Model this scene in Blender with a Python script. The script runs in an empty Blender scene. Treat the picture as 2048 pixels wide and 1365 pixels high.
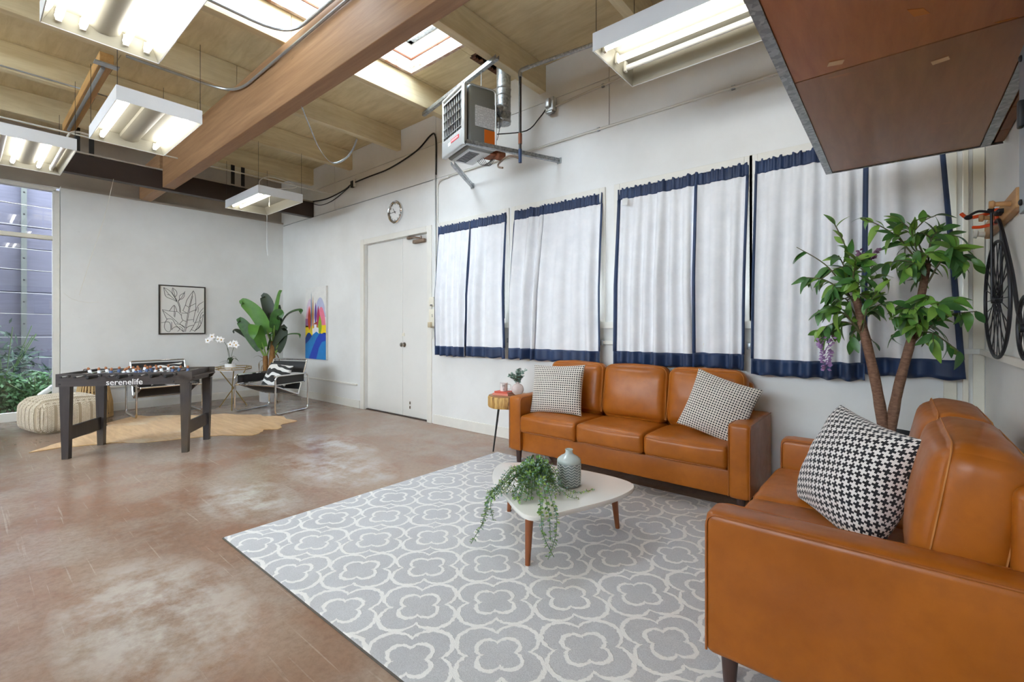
import bpy, bmesh, math, random
from math import sin, cos, pi, radians, sqrt, floor
from mathutils import Vector, Matrix, noise as mnoise

scene = bpy.context.scene
# ---------------------------------------------------------------- camera
cd = bpy.data.cameras.new('camera')
cam = bpy.data.objects.new('camera', cd)
scene.collection.objects.link(cam)
cam.location = (0, 0, 1.25)
cam.rotation_euler = (radians(90), 0, radians(39.9))
cd.sensor_fit = 'HORIZONTAL'; cd.sensor_width = 36.0
cd.lens = 924 / 2048 * 36
cd.shift_y = -28.5 / 2048
cd.clip_start = 0.03; cd.clip_end = 200
scene.camera = cam
# ---------------------------------------------------------------- daylight and exposure
SKY = 9.0          # overcast sky
TUBE = 5.5         # fluorescent tubes
scene.view_settings.view_transform = 'Standard'
scene.view_settings.look = 'None'
scene.view_settings.exposure = 0.86
scene.view_settings.gamma = 1.0
scene.view_settings.use_curve_mapping = False
w = bpy.data.worlds.new('overcast'); scene.world = w; w.use_nodes = True
bg = w.node_tree.nodes['Background']
bg.inputs[0].default_value = (0.76, 0.88, 1.0, 1); bg.inputs[1].default_value = SKY
try:
    scene.cycles.use_denoising = True
    scene.cycles.max_bounces = 10; scene.cycles.diffuse_bounces = 6
    scene.cycles.glossy_bounces = 4; scene.cycles.transparent_max_bounces = 12
    scene.cycles.caustics_reflective = False; scene.cycles.caustics_refractive = False
    scene.cycles.sample_clamp_indirect = 6.0
except Exception:
    pass

# ---------------------------------------------------------------- helpers
COL = scene.collection
rnd = random.Random(7)

def lin(c):
    if isinstance(c, str):
        c = c.lstrip('#'); c = [int(c[i:i+2], 16) / 255 for i in (0, 2, 4)]
        return tuple((v / 12.92 if v <= .04045 else ((v + .055) / 1.055) ** 2.4) for v in c)
    return tuple(c[:3])

class NT:
    """tiny node helper"""
    def __init__(s, name):
        s.m = bpy.data.materials.new(name); s.m.use_nodes = True
        s.t = s.m.node_tree; s.t.nodes.clear()
        s.out = s.t.nodes.new('ShaderNodeOutputMaterial')
    def n(s, typ, **kw):
        nd = s.t.nodes.new(typ)
        for k, v in kw.items(): setattr(nd, k, v)
        return nd
    def put(s, sock, v):
        if v is None: return
        if hasattr(v, 'is_output') or hasattr(v, 'links'): s.t.links.new(v, sock)
        else:
            if hasattr(sock.default_value, '__len__') and hasattr(v, '__len__') and len(v) == 3 and len(sock.default_value) == 4: v = (*v, 1)
            sock.default_value = v
    def math(s, op, a, b=None, c=None, clamp=False):
        nd = s.n('ShaderNodeMath', operation=op); nd.use_clamp = clamp
        for i, v in enumerate((a, b, c)):
            if v is not None: s.put(nd.inputs[i], v)
        return nd.outputs[0]
    def coord(s, kind='Object'):
        return s.n('ShaderNodeTexCoord').outputs[kind]
    def mapping(s, vec, loc=(0,0,0), rot=(0,0,0), scale=(1,1,1)):
        nd = s.n('ShaderNodeMapping'); s.put(nd.inputs[0], vec)
        nd.inputs[1].default_value = loc; nd.inputs[2].default_value = rot; nd.inputs[3].default_value = scale
        return nd.outputs[0]
    def noise(s, vec, scale, detail=4, rough=.55, dist=0.0):
        nd = s.n('ShaderNodeTexNoise'); s.put(nd.inputs['Vector'], vec)
        nd.inputs['Scale'].default_value = scale; nd.inputs['Detail'].default_value = detail
        nd.inputs['Roughness'].default_value = rough; nd.inputs['Distortion'].default_value = dist
        return nd.outputs[0]
    def ramp(s, fac, stops, interp='LINEAR'):
        nd = s.n('ShaderNodeValToRGB'); nd.color_ramp.interpolation = interp
        el = nd.color_ramp.elements
        while len(el) < len(stops): el.new(0.5)
        for e, (p, c) in zip(el, stops):
            e.position = p; e.color = (*lin(c), 1) if not isinstance(c, (int, float)) else (c, c, c, 1)
        s.put(nd.inputs[0], fac); return nd.outputs[0]
    def mix(s, fac, a, b, blend='MIX'):
        nd = s.n('ShaderNodeMix', data_type='RGBA', blend_type=blend)
        s.put(nd.inputs[0], fac)
        s.put(nd.inputs[6], lin(a) if isinstance(a, (str, tuple)) else a)
        s.put(nd.inputs[7], lin(b) if isinstance(b, (str, tuple)) else b)
        return nd.outputs[2]
    def sep(s, vec):
        nd = s.n('ShaderNodeSeparateXYZ'); s.put(nd.inputs[0], vec); return nd.outputs
    def bump(s, h, strength=.2, dist=.01):
        nd = s.n('ShaderNodeBump'); s.put(nd.inputs['Height'], h)
        nd.inputs['Strength'].default_value = strength; nd.inputs['Distance'].default_value = dist
        return nd.outputs[0]
    def bsdf(s, color, rough=.5, metal=0.0, normal=None, spec=.5, coat=0.0, coat_rough=.2, sheen=0.0, emis=None, estr=0.0, sss=0.0):
        nd = s.n('ShaderNodeBsdfPrincipled')
        s.put(nd.inputs['Base Color'], lin(color) if isinstance(color, (str, tuple)) else color)
        s.put(nd.inputs['Roughness'], rough); s.put(nd.inputs['Metallic'], metal)
        s.put(nd.inputs['Specular IOR Level'], spec); s.put(nd.inputs['Coat Weight'], coat)
        nd.inputs['Coat Roughness'].default_value = coat_rough
        nd.inputs['Sheen Weight'].default_value = sheen
        if normal is not None: s.put(nd.inputs['Normal'], normal)
        if emis is not None:
            s.put(nd.inputs['Emission Color'], lin(emis)); nd.inputs['Emission Strength'].default_value = estr
        s.t.links.new(nd.outputs[0], s.out.inputs[0]); return s.m

def mat(name, col, rough=.5, metal=0.0, var=0.0, vscale=6.0, col2=None, stretch=(1,1,1), bump=0.0, bscale=60.0, coat=0.0, spec=.5, sheen=0.0, emis=None, estr=0.0, bdist=.004):
    t = NT(name)
    c = lin(col); nrm = None; color = c
    if var or col2 or bump: v = t.mapping(t.coord('Object'), scale=stretch)
    if var or col2:
        b = lin(col2) if col2 else tuple(x * (1 - var) for x in c)
        a = c if col2 else tuple(min(1, x * (1 + var)) for x in c)
        f = t.ramp(t.noise(v, vscale, 5, .6), [(.3, 0.0), (.7, 1.0)])
        color = t.mix(f, a, b)
    if bump: nrm = t.bump(t.noise(v, bscale, 3, .6), bump, bdist)
    return t.bsdf(color, rough, metal, nrm, spec, coat, sheen=sheen, emis=emis, estr=estr)

class G:
    """mesh collector"""
    def __init__(s):
        s.v = []; s.f = []; s.fm = []; s.uv = {}; s.mi = 0; s.M = None
    def _add(s, vs, fs):
        o = len(s.v)
        if s.M is not None: vs = [s.M @ Vector(p) for p in vs]
        s.v += [tuple(p) for p in vs]
        for f in fs:
            s.f.append(tuple(i + o for i in f)); s.fm.append(s.mi)
        return s
    def box(s, x0, x1, y0, y1, z0, z1):
        vs = [(x, y, z) for z in (z0, z1) for y in (y0, y1) for x in (x0, x1)]
        return s._add(vs, [(0,2,3,1),(4,5,7,6),(0,1,5,4),(2,6,7,3),(0,4,6,2),(1,3,7,5)])
    def rbox(s, c, size, r=.01, n=2, sub=1, bulge=(0,0,0), wob=0.0, seed=0.0):
        hx, hy, hz = (size[0]/2, size[1]/2, size[2]/2); r = min(r, hx*.98, hy*.98, hz*.98)
        def ticks(h):
            a = [-h + r * (1 - cos(pi/2 * i / n)) for i in range(n)]
            m = [-h + r + (2*h - 2*r) * i / sub for i in range(sub + 1)]
            return a + m + [-x for x in reversed(a)]
        T = [ticks(hx), ticks(hy), ticks(hz)]; H = (hx, hy, hz)
        idx = {}; vs = []; fs = []
        def put(p):
            k = (round(p[0], 6), round(p[1], 6), round(p[2], 6))
            if k in idx: return idx[k]
            q = Vector([max(-(h - r), min(h - r, x)) for x, h in zip(p, H)]); d = Vector(p) - q
            if d.length > 1e-9: d = d.normalized() * r
            o = q + d; u = [p[i] / H[i] for i in range(3)]
            for i in range(3):
                if bulge[i]:
                    j, k2 = (i+1) % 3, (i+2) % 3
                    o[i] += bulge[i] * u[i] * max(0, 1 - u[j]**2) ** .7 * max(0, 1 - u[k2]**2) ** .7
            if wob:
                nv = mnoise.noise_vector((o + Vector((seed, seed * 2, 0))) * 7)
                o = o + nv * wob
            idx[k] = len(vs); vs.append((o[0] + c[0], o[1] + c[1], o[2] + c[2])); return idx[k]
        for ax in range(3):
            a, b = (ax+1) % 3, (ax+2) % 3
            for sg in (-1, 1):
                for i in range(len(T[a]) - 1):
                    for j in range(len(T[b]) - 1):
                        q = []
                        for (ii, jj) in ((i,j),(i+1,j),(i+1,j+1),(i,j+1)):
                            p = [0,0,0]; p[ax] = sg*H[ax]; p[a] = T[a][ii]; p[b] = T[b][jj]
                            q.append(put(p))
                        if len(set(q)) >= 3: fs.append(tuple(q if sg > 0 else reversed(q)))
        return s._add(vs, fs)
    def tube(s, pts, r, n=8, closed=False, caps=True):
        P = [Vector(p) for p in pts]; m = len(P)
        R = r if isinstance(r, (list, tuple)) else [r] * m
        T = []
        for i in range(m):
            a = P[(i-1) % m] if (closed or i > 0) else P[i]; b = P[(i+1) % m] if (closed or i < m-1) else P[i]
            t = (b - a); T.append(t.normalized() if t.length > 1e-9 else Vector((0,0,1)))
        up = Vector((0,0,1)) if abs(T[0].z) < .9 else Vector((1,0,0))
        nx = T[0].cross(up).normalized(); vs = []; fs = []
        for i in range(m):
            nx = (nx - T[i] * nx.dot(T[i]))
            nx = nx.normalized() if nx.length > 1e-6 else T[i].orthogonal().normalized()
            by = T[i].cross(nx)
            for k in range(n):
                a = 2*pi*k/n; vs.append(P[i] + (nx*cos(a) + by*sin(a)) * R[i])
        for i in range(m if closed else m-1):
            j = (i+1) % m
            for k in range(n):
                l = (k+1) % n; fs.append((i*n+k, i*n+l, j*n+l, j*n+k))
        if caps and not closed:
            fs.append(tuple(reversed(range(n)))); fs.append(tuple((m-1)*n + k for k in range(n)))
        return s._add(vs, fs)
    def lathe(s, prof, c=(0,0,0), n=24, fn=None):
        vs = []; fs = []; m = len(prof)
        for i, (r, z) in enumerate(prof):
            for k in range(n):
                a = 2*pi*k/n; rr = r if fn is None else fn(r, z, a)
                vs.append((c[0] + rr*cos(a), c[1] + rr*sin(a), c[2] + z))
        for i in range(m-1):
            for k in range(n):
                l = (k+1) % n; fs.append((i*n+k, i*n+l, (i+1)*n+l, (i+1)*n+k))
        if prof[0][0] > 1e-6: fs.append(tuple(reversed(range(n))))
        if prof[-1][0] > 1e-6: fs.append(tuple((m-1)*n+k for k in range(n)))
        return s._add(vs, fs)
    def prism(s, poly, a0, a1, axis='Z'):
        n = len(poly)
        def mk(p, a): return (p[0], p[1], a) if axis == 'Z' else ((p[0], a, p[1]) if axis == 'Y' else (a, p[0], p[1]))
        vs = [mk(p, a0) for p in poly] + [mk(p, a1) for p in poly]
        fs = [tuple(reversed(range(n))), tuple(range(n, 2*n))] + [(i, (i+1) % n, n+(i+1) % n, n+i) for i in range(n)]
        return s._add(vs, fs)
    def grid(s, fn, nu, nv, thick=None):
        vs = []; fs = []
        def lay(off):
            o = len(vs)
            for j in range(nv+1):
                for i in range(nu+1):
                    p = Vector(fn(i/nu, j/nv)); vs.append(p + Vector(off) if off else p)
            return o
        def quad(o, flip):
            for j in range(nv):
                for i in range(nu):
                    q = (o+j*(nu+1)+i, o+j*(nu+1)+i+1, o+(j+1)*(nu+1)+i+1, o+(j+1)*(nu+1)+i)
                    fs.append(tuple(reversed(q)) if flip else q)
        o = lay(None); quad(o, False)
        if thick:
            p = lay(thick); quad(p, True)
            ring = [i for i in range(nu+1)] + [j*(nu+1)+nu for j in range(1, nv+1)] + [nv*(nu+1)+i for i in range(nu-1, -1, -1)] + [j*(nu+1) for j in range(nv-1, 0, -1)]
            for a, b in zip(ring, ring[1:] + ring[:1]): fs.append((o+b, o+a, p+a, p+b))
        return s._add(vs, fs)
    def ball(s, c, r, nu=12, nv=8):
        rx, ry, rz = r if isinstance(r, (list, tuple)) else (r, r, r)
        vs = [(c[0], c[1], c[2]-rz)]; fs = []
        for j in range(1, nv):
            t = -pi/2 + pi*j/nv
            for k in range(nu):
                a = 2*pi*k/nu; vs.append((c[0]+rx*cos(t)*cos(a), c[1]+ry*cos(t)*sin(a), c[2]+rz*sin(t)))
        vs.append((c[0], c[1], c[2]+rz)); top = len(vs)-1
        for k in range(nu):
            l = (k+1) % nu; fs.append((0, 1+l, 1+k)); fs.append((top, 1+(nv-2)*nu+k, 1+(nv-2)*nu+l))
        for j in range(nv-2):
            for k in range(nu):
                l = (k+1) % nu; fs.append((1+j*nu+k, 1+j*nu+l, 1+(j+1)*nu+l, 1+(j+1)*nu+k))
        return s._add(vs, fs)
    def mesh(s, name, mats, smooth=40, recalc=True):
        me = bpy.data.meshes.new(name); me.from_pydata(s.v, [], s.f); me.update()
        if recalc:
            bm = bmesh.new(); bm.from_mesh(me); bmesh.ops.recalc_face_normals(bm, faces=bm.faces); bm.to_mesh(me); bm.free()
        for m in (mats if isinstance(mats, (list, tuple)) else [mats]): me.materials.append(m)
        if any(s.fm): me.polygons.foreach_set('material_index', s.fm)
        if smooth:
            me.polygons.foreach_set('use_smooth', [True] * len(me.polygons))
            if smooth < 180:
                try: me.set_sharp_from_angle(angle=radians(smooth))
                except Exception: pass
        return me
    def build(s, name, mats, parent=None, smooth=40, loc=None, rot=None, world=False, recalc=True):
        if world and parent is not None:
            o = parent.matrix_basis.inverted(); s.v = [tuple(o @ Vector(p)) for p in s.v]
        return link(name, s.mesh(name, mats, smooth, recalc), parent, loc, rot)

def link(name, me, parent=None, loc=None, rot=None):
    ob = bpy.data.objects.new(name, me); COL.objects.link(ob)
    if parent is not None: ob.parent = parent
    if loc is not None: ob.location = loc
    if rot is not None: ob.rotation_euler = rot
    return ob

def tag(o, label=None, cat=None, group=None, kind=None):
    for k, v in (('label', label), ('category', cat), ('group', group), ('kind', kind)):
        if v: o[k] = v
    return o

def thing(name, label, cat, loc=(0,0,0), rotz=0.0, group=None, rot=None):
    o = bpy.data.objects.new(name, None); COL.objects.link(o)
    o.empty_display_size = .1
    o.location = loc; o.rotation_euler = rot if rot else (0, 0, rotz)
    bpy.context.view_layer.update()
    o.matrix_basis  # noqa
    return tag(o, label, cat, group)

def struct(name, label=None, loc=(0,0,0)):
    o = bpy.data.objects.new(name, None); COL.objects.link(o); o.location = loc
    o['kind'] = 'structure'
    if label: o['label'] = label
    return o

def text_mesh(body, size, extrude, material, name='lettering', bold=0.0):
    cu = bpy.data.curves.new(name, 'FONT'); cu.body = body; cu.size = size; cu.extrude = extrude
    cu.align_x = 'CENTER'; cu.align_y = 'CENTER'; cu.offset = bold; cu.resolution_u = 3
    ob = bpy.data.objects.new(name, cu); COL.objects.link(ob)
    dg = bpy.context.evaluated_depsgraph_get()
    me = bpy.data.meshes.new_from_object(ob.evaluated_get(dg))
    bpy.data.objects.remove(ob); bpy.data.curves.remove(cu)
    me.name = name; me.materials.clear(); me.materials.append(material)
    return me

def arc_path(pts, r, n=5):
    """polyline with rounded corners"""
    P = [Vector(p) for p in pts]; out = [P[0]]
    for i in range(1, len(P)-1):
        a, b, c = P[i-1], P[i], P[i+1]
        u = (a-b); v = (c-b); k = min(r, u.length*.49, v.length*.49)
        p0 = b + u.normalized()*k; p1 = b + v.normalized()*k
        for j in range(n+1):
            t = j/n; out.append(p0*(1-t)**2 + b*2*t*(1-t) + p1*t*t)
    out.append(P[-1]); return out

def spline(pts, n=6):
    P = [Vector(p) for p in pts]; out = []
    for i in range(len(P)-1):
        p0 = P[max(i-1,0)]; p1 = P[i]; p2 = P[i+1]; p3 = P[min(i+2, len(P)-1)]
        for j in range(n):
            t = j/n
            out.append(.5*((2*p1) + (p2-p0)*t + (2*p0-5*p1+4*p2-p3)*t*t + (3*p1-p0-3*p2+p3)*t**3))
    out.append(P[-1]); return out
# ---------------------------------------------------------------- room dimensions (metres)
XL, XR, YB, YF, ZC = -8.93, 0.40, 3.93, -5.0, 3.98
# ---------------------------------------------------------------- materials of the setting
def m_wall():
    t = NT('painted_wall'); v = t.coord('Object')
    big = t.noise(v, 1.3, 5, .6); fine = t.noise(v, 9, 6, .65)
    c = t.mix(t.ramp(big, [(.35, 0.0), (.7, 1.0)]), '#e7e7e4', '#dcdbd7')
    scuff = t.ramp(fine, [(.70, 0.0), (.78, 1.0)])
    c = t.mix(t.math('MULTIPLY', scuff, .25), c, '#f0efec')
    mark = t.ramp(t.noise(t.mapping(v, scale=(1, 1, 3)), 17, 3, .5), [(.74, 0.0), (.78, 1.0)])
    c = t.mix(t.math('MULTIPLY', mark, .16), c, '#8f8b82')
    return t.bsdf(c, .5, normal=t.bump(fine, .08, .004))
def m_floor():
    t = NT('stained_concrete'); v = t.coord('Object')
    n1 = t.noise(v, .8, 4, .55); n2 = t.noise(t.mapping(v, loc=(4, 9, 0)), 1.5, 8, .66); n4 = t.noise(t.mapping(v, loc=(-7, 2, 0), rot=(0, 0, .6), scale=(1, 1.8, 1)), 1.3, 7, .62); n3 = t.noise(v, 30, 5, .7)
    c = t.mix(t.ramp(n1, [(.35, 0.0), (.65, 1.0)]), '#8f6f5a', '#a68e7b')
    c = t.mix(t.math('MULTIPLY', t.ramp(n4, [(.46, 0.0), (.66, 1.0)]), .6), c, '#93664c')
    c = t.mix(t.math('MULTIPLY', t.ramp(n2, [(.46, 0.0), (.70, 1.0)]), .7), c, '#b1a69a')
    for (ang, sx, sy, lo) in ((.5, 1.2, 42, .66), (-.3, 1.6, 55, .68), (1.2, 1.5, 48, .69)):
        sc = t.noise(t.mapping(v, rot=(0, 0, ang), scale=(sx, sy, 1)), 1.0, 3, .5)
        c = t.mix(t.math('MULTIPLY', t.ramp(sc, [(lo, 0.0), (lo + .05, 1.0)]), .35), c, '#cbbcab')
    c = t.mix(t.math('MULTIPLY', t.ramp(n3, [(.42, 0.0), (.70, 1.0)]), .38), c, '#6f5646')
    # worn pale patches where the stain has gone; the last paints in window light
    tot = None
    for (x, y, rx, ry, a) in ((-3.85, 2.15, .75, .42, .75), (-3.6, 1.35, .55, .3, .7), (-4.6, 2.55, .7, .3, .6), (-7.3, 3.05, 1.1, .7, .4), (-2.5, .55, .7, .35, .4), (-8.4, .2, .8, .8, 0)):
        q = t.mapping(t.mapping(v, loc=(-x, -y, 0)), rot=(0, 0, -a), scale=(1/rx, 1/ry, 0))
        ln = t.n('ShaderNodeVectorMath', operation='LENGTH'); t.put(ln.inputs[0], q)
        f = t.math('SUBTRACT', 1.0, ln.outputs['Value'], clamp=True)
        tot = f if tot is None else t.math('MAXIMUM', tot, f)
    pf = t.math('MULTIPLY', t.math('POWER', tot, .5), t.ramp(t.noise(v, 4.5, 8, .7), [(.40, 0.0), (.60, 1.0)]))
    c = t.mix(t.math('MULTIPLY', pf, .8), c, '#d0cac3')
    far = t.ramp(t.math('MULTIPLY_ADD', t.sep(v)[0], -.2, -1.0), [(.0, 0.0), (.6, 1.0)])  # dark reflection on the far floor, painted in as a darker tone
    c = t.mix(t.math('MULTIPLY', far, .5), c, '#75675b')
    r = t.ramp(n2, [(.3, .20), (.75, .265)])
    return t.bsdf(c, r, normal=t.bump(n3, .05, .002), spec=.5)
def m_ply(name, a, b, stretch=(1, 6, 6), sc=2.2, rough=.6):
    t = NT(name); v = t.mapping(t.coord('Object'), scale=stretch)
    g = t.noise(v, sc, 7, .65, .6); g2 = t.noise(t.coord('Object'), 1.1, 4, .6)
    c = t.mix(t.ramp(g, [(.35, 0.0), (.68, 1.0)]), a, b)
    c = t.mix(t.math('MULTIPLY', t.ramp(g2, [(.45, 0.0), (.7, 1.0)]), .3), c, '#8a744c')
    return t.bsdf(c, rough, normal=t.bump(g, .1, .003))
def m_glulam():
    t = NT('glulam_timber'); co = t.coord('Object'); v = t.mapping(co, scale=(.9, 14, 14))
    g = t.noise(v, 1.6, 7, .65, .5)
    lam = t.math('FLOOR', t.math('MULTIPLY', t.sep(co)[2], 1/.058))
    w1 = t.n('ShaderNodeTexWhiteNoise', noise_dimensions='1D'); t.put(w1.inputs['W'], lam)
    c = t.mix(t.ramp(g, [(.3, 0.0), (.7, 1.0)]), '#ad865f', '#906a48')
    c = t.mix(t.math('MULTIPLY', w1.outputs[0], .3), c, '#7d573c')
    kn = t.ramp(t.noise(t.mapping(co, scale=(1, 2, 3)), 4.5, 2, .4), [(.73, 0.0), (.76, 1.0)])
    c = t.mix(t.math('MULTIPLY', kn, .4), c, '#4e3322')
    return t.bsdf(c, .55, normal=t.bump(g, .08, .003))
M_wall = m_wall(); M_floor = m_floor()
M_ply = m_ply('ceiling_plywood', '#e2d2ab', '#cebc90'); M_raft = m_ply('painted_rafter', '#e4d6b2', '#d0be94', (8, .8, 8), 2.0)
M_lam = m_glulam()
M_tan = m_ply('raw_timber', '#c79a5c', '#a87940', (1, 10, 10), 2.0)
M_uppl = mat('grey_upper_board', '#a9a093', .7, var=.08, vscale=3, bump=.1)
M_trim = mat('painted_trim', '#e2dfd6', .45, var=.03, vscale=8, bump=.05, bscale=30)
M_cream = mat('cream_trim', '#e2dccb', .5, var=.05, vscale=5)
M_dark = mat('dark_painted_steel', '#33261f', .55, var=.15, vscale=4, bump=.08)
M_black = mat('black_iron', '#1c1b1b', .5)
M_galv = None
def m_galv():
    t = NT('galvanised_steel'); v = t.coord('Object')
    vo = t.n('ShaderNodeTexVoronoi'); t.put(vo.inputs['Vector'], v); vo.inputs['Scale'].default_value = 55
    c = t.mix(t.sep(vo.outputs['Color'])[0], '#b9bdbf', '#8e9396')
    return t.bsdf(c, .38, .75)
M_galv = m_galv()
M_steel = mat('conduit_steel', '#aeb0b0', .35, .8, var=.1, vscale=14)
M_whitepipe = mat('white_painted_conduit', '#d8d5cc', .5)
M_chrome = mat('chrome', '#dcdcdc', .08, 1.0)
M_fence = mat('weathered_fence_board', '#5f5e6d', .8, var=.14, vscale=5, stretch=(8, .6, 8), bump=.3, bscale=40)
M_soil = mat('garden_soil', '#4a3b2e', .95, var=.3, vscale=9, bump=.5, bscale=30)
def m_glass():
    t = NT('window_glass')
    tr = t.n('ShaderNodeBsdfTransparent'); gl = t.n('ShaderNodeBsdfGlossy'); gl.inputs['Roughness'].default_value = .02
    fr = t.n('ShaderNodeFresnel'); fr.inputs['IOR'].default_value = 1.6
    mx = t.n('ShaderNodeMixShader'); t.put(mx.inputs[0], fr.outputs[0])
    t.t.links.new(tr.outputs[0], mx.inputs[1]); t.t.links.new(gl.outputs[0], mx.inputs[2])
    t.t.links.new(mx.outputs[0], t.out.inputs[0]); return t.m
M_glass = m_glass()
def m_diffuser():
    t = NT('skylight_diffuser')
    a = t.n('ShaderNodeBsdfTranslucent'); a.inputs[0].default_value = (.95, .96, .97, 1)
    b = t.n('ShaderNodeBsdfTransparent'); b.inputs[0].default_value = (1, 1, 1, 1)
    mx = t.n('ShaderNodeMixShader'); mx.inputs[0].default_value = .55
    t.t.links.new(a.outputs[0], mx.inputs[1]); t.t.links.new(b.outputs[0], mx.inputs[2])
    t.t.links.new(mx.outputs[0], t.out.inputs[0]); return t.m
M_diff = m_diffuser()
M_rust = mat('rusty_white_metal', '#e6ded4', .6, col2='#9a6548', vscale=9, stretch=(1, 1, 2.5))
M_rusty = mat('rust', '#8a5236', .8, var=.3, vscale=20)

# ---------------------------------------------------------------- floor
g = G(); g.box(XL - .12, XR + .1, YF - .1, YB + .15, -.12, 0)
tag(g.build('floor', M_floor, smooth=0), 'brown stained concrete floor with worn pale patches and a painted patch of window light', kind='structure')
g = G(); g.box(-16, XL - .12, -14, 9, -.14, -.02)
tag(g.build('garden_ground', M_soil, smooth=0), 'bare garden soil strip outside the tall window', kind='structure')

def wall_cells(cuts_a, cuts_z, holes, add):
    A = sorted(set(cuts_a)); Z = sorted(set(cuts_z))
    for a0, a1 in zip(A, A[1:]):
        for z0, z1 in zip(Z, Z[1:]):
            ca, cz = (a0+a1)/2, (z0+z1)/2
            if any(h[0] < ca < h[1] and h[2] < cz < h[3] for h in holes): continue
            add(a0, a1, z0, z1)

# ---------------------------------------------------------------- window wall
WIN = [(-4.46, -3.375, 1.30, 2.52), (-3.23, -2.185, 1.30, 2.52), (-1.98, -.915, 1.30, 2.52), (-.83, .20, 1.30, 2.52)]
DOOR = (-6.20, -4.72, 0, 2.49)
g = G()
holes = WIN + [DOOR]
ca = [XL - .12, XR + .12] + [h[0] for h in holes] + [h[1] for h in holes]
cz = [0, 3.15, 1.30, 2.52, 2.49]
wall_cells(ca, cz, holes, lambda a0, a1, z0, z1: g.box(a0, a1, YB, YB + .15, z0, z1))
g.box(XL - .12, XR + .12, YB + .012, YB + .15, 3.15, 4.05)
wb = tag(g.build('wall_back', M_wall, smooth=0), 'white painted wall with the curtained windows and the double door', kind='structure')
# upper boards of the wall, each with its own joint
for (a, b) in ((-8.93, -7.06), (-7.06, -4.56), (-4.56, -2.09), (-2.09, .40)):
    for (z0, z1) in ((3.156, 3.598), (3.604, 3.98)):
        g = G(); g.rbox(((a+b)/2, YB + .006, (z0+z1)/2), (b - a - .007, .014, z1 - z0), .003, 1)
        g.build('wall_panel', M_wall, wb, smooth=0)
# ---------------------------------------------------------------- left wall
WY = .86
g = G(); g.box(XL - .12, XL, WY + .04, YB, 0, 3.20)
wl = tag(g.build('wall_left', M_wall, smooth=0), 'white painted end wall behind the foosball table', kind='structure')
g = G(); g.box(XL - .18, XL - .10, YF, YB + .1, 3.20, 4.05); g.build('upper_boarding', M_uppl, wl, smooth=0)
g = G(); g.box(XL - .14, XL + .012, .905, YB, 3.185, 3.21); g.build('ledge', M_uppl, wl, smooth=0)
# ---------------------------------------------------------------- right wall and wall behind the camera
FILL_WIN_R = [(-4.7, -3.1, 1.2, 3.75), (-2.8, -1.2, 1.2, 3.75)]  # unseen openings added so daylight reaches the end wall
g = G(); wall_cells([YF, YB] + [h[0] for h in FILL_WIN_R] + [h[1] for h in FILL_WIN_R], [0, 1.2, 3.75, 4.05], FILL_WIN_R, lambda a0, a1, z0, z1: g.box(XR, XR + .12, a0, a1, z0, z1))
tag(g.build('wall_right', M_wall, smooth=0), 'white painted wall with the bicycle decoration', kind='structure')
FILL_WIN_F = [(-8.8, -6.0, 2.1, 3.92), (-5.9, -3.0, 2.1, 3.92), (-2.9, .25, 2.1, 3.92)]  # unseen clerestory openings added to brighten upper walls and ceiling
g = G(); wall_cells([XL - .1, XR + .1] + [h[0] for h in FILL_WIN_F] + [h[1] for h in FILL_WIN_F], [0, 2.1, 3.92, 4.05], FILL_WIN_F, lambda a0, a1, z0, z1: g.box(a0, a1, YF - .12, YF, z0, z1))
tag(g.build('wall_front', M_wall, smooth=0), 'white painted wall closing the far side of the hall', kind='structure')
for i, (a, b, z0, z1) in enumerate(FILL_WIN_F):
    W = struct('window_%d' % (i + 6), 'wide clerestory window added out of view as daylight fill')
    g = G(); y0 = YF - .08
    for bx in ((a, b, z0, z0 + .06), (a, b, z1 - .06, z1), (a, a + .06, z0, z1), (b - .06, b, z0, z1), ((a+b)/2 - .03, (a+b)/2 + .03, z0, z1)): g.box(bx[0], bx[1], y0, y0 + .06, bx[2], bx[3])
    g.build('window_frame', M_cream, W, smooth=0)
    g = G(); g.box(a + .06, b - .06, y0 + .027, y0 + .033, z0 + .06, z1 - .06); g.build('pane', M_glass, W, smooth=0)
for i, (a, b, z0, z1) in enumerate(FILL_WIN_R):
    W = struct('window_%d' % (i + 9), 'tall plain window added out of view to light the end wall')
    g = G(); x0 = XR + .03
    for bx in ((a, b, z0, z0 + .06), (a, b, z1 - .06, z1), (a, a + .06, z0, z1), (b - .06, b, z0, z1)): g.box(x0, x0 + .06, bx[0], bx[1], bx[2], bx[3])
    g.build('window_frame', M_cream, W, smooth=0)
    g = G(); g.box(x0 + .027, x0 + .033, a + .06, b - .06, z0 + .06, z1 - .06); g.build('pane', M_glass, W, smooth=0)
g = G(); g.box(XR + .12, 14, -20, 9, -.16, -.03)
tag(g.build('yard', mat('pale_gravel', '#c2bfb8', .9, var=.08, vscale=3), smooth=0), 'pale gravel yard beyond the bicycle wall', kind='structure')
g = G(); g.box(-14, XR + .12, -20, YF - .12, -.16, -.03)  # pale ground added to bounce daylight onto the ceiling
tag(g.build('pavement', mat('pale_concrete', '#b9b6b0', .85, var=.08, vscale=3), smooth=0), 'unseen pale pavement added on the street side to bounce daylight', kind='structure')
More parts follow.
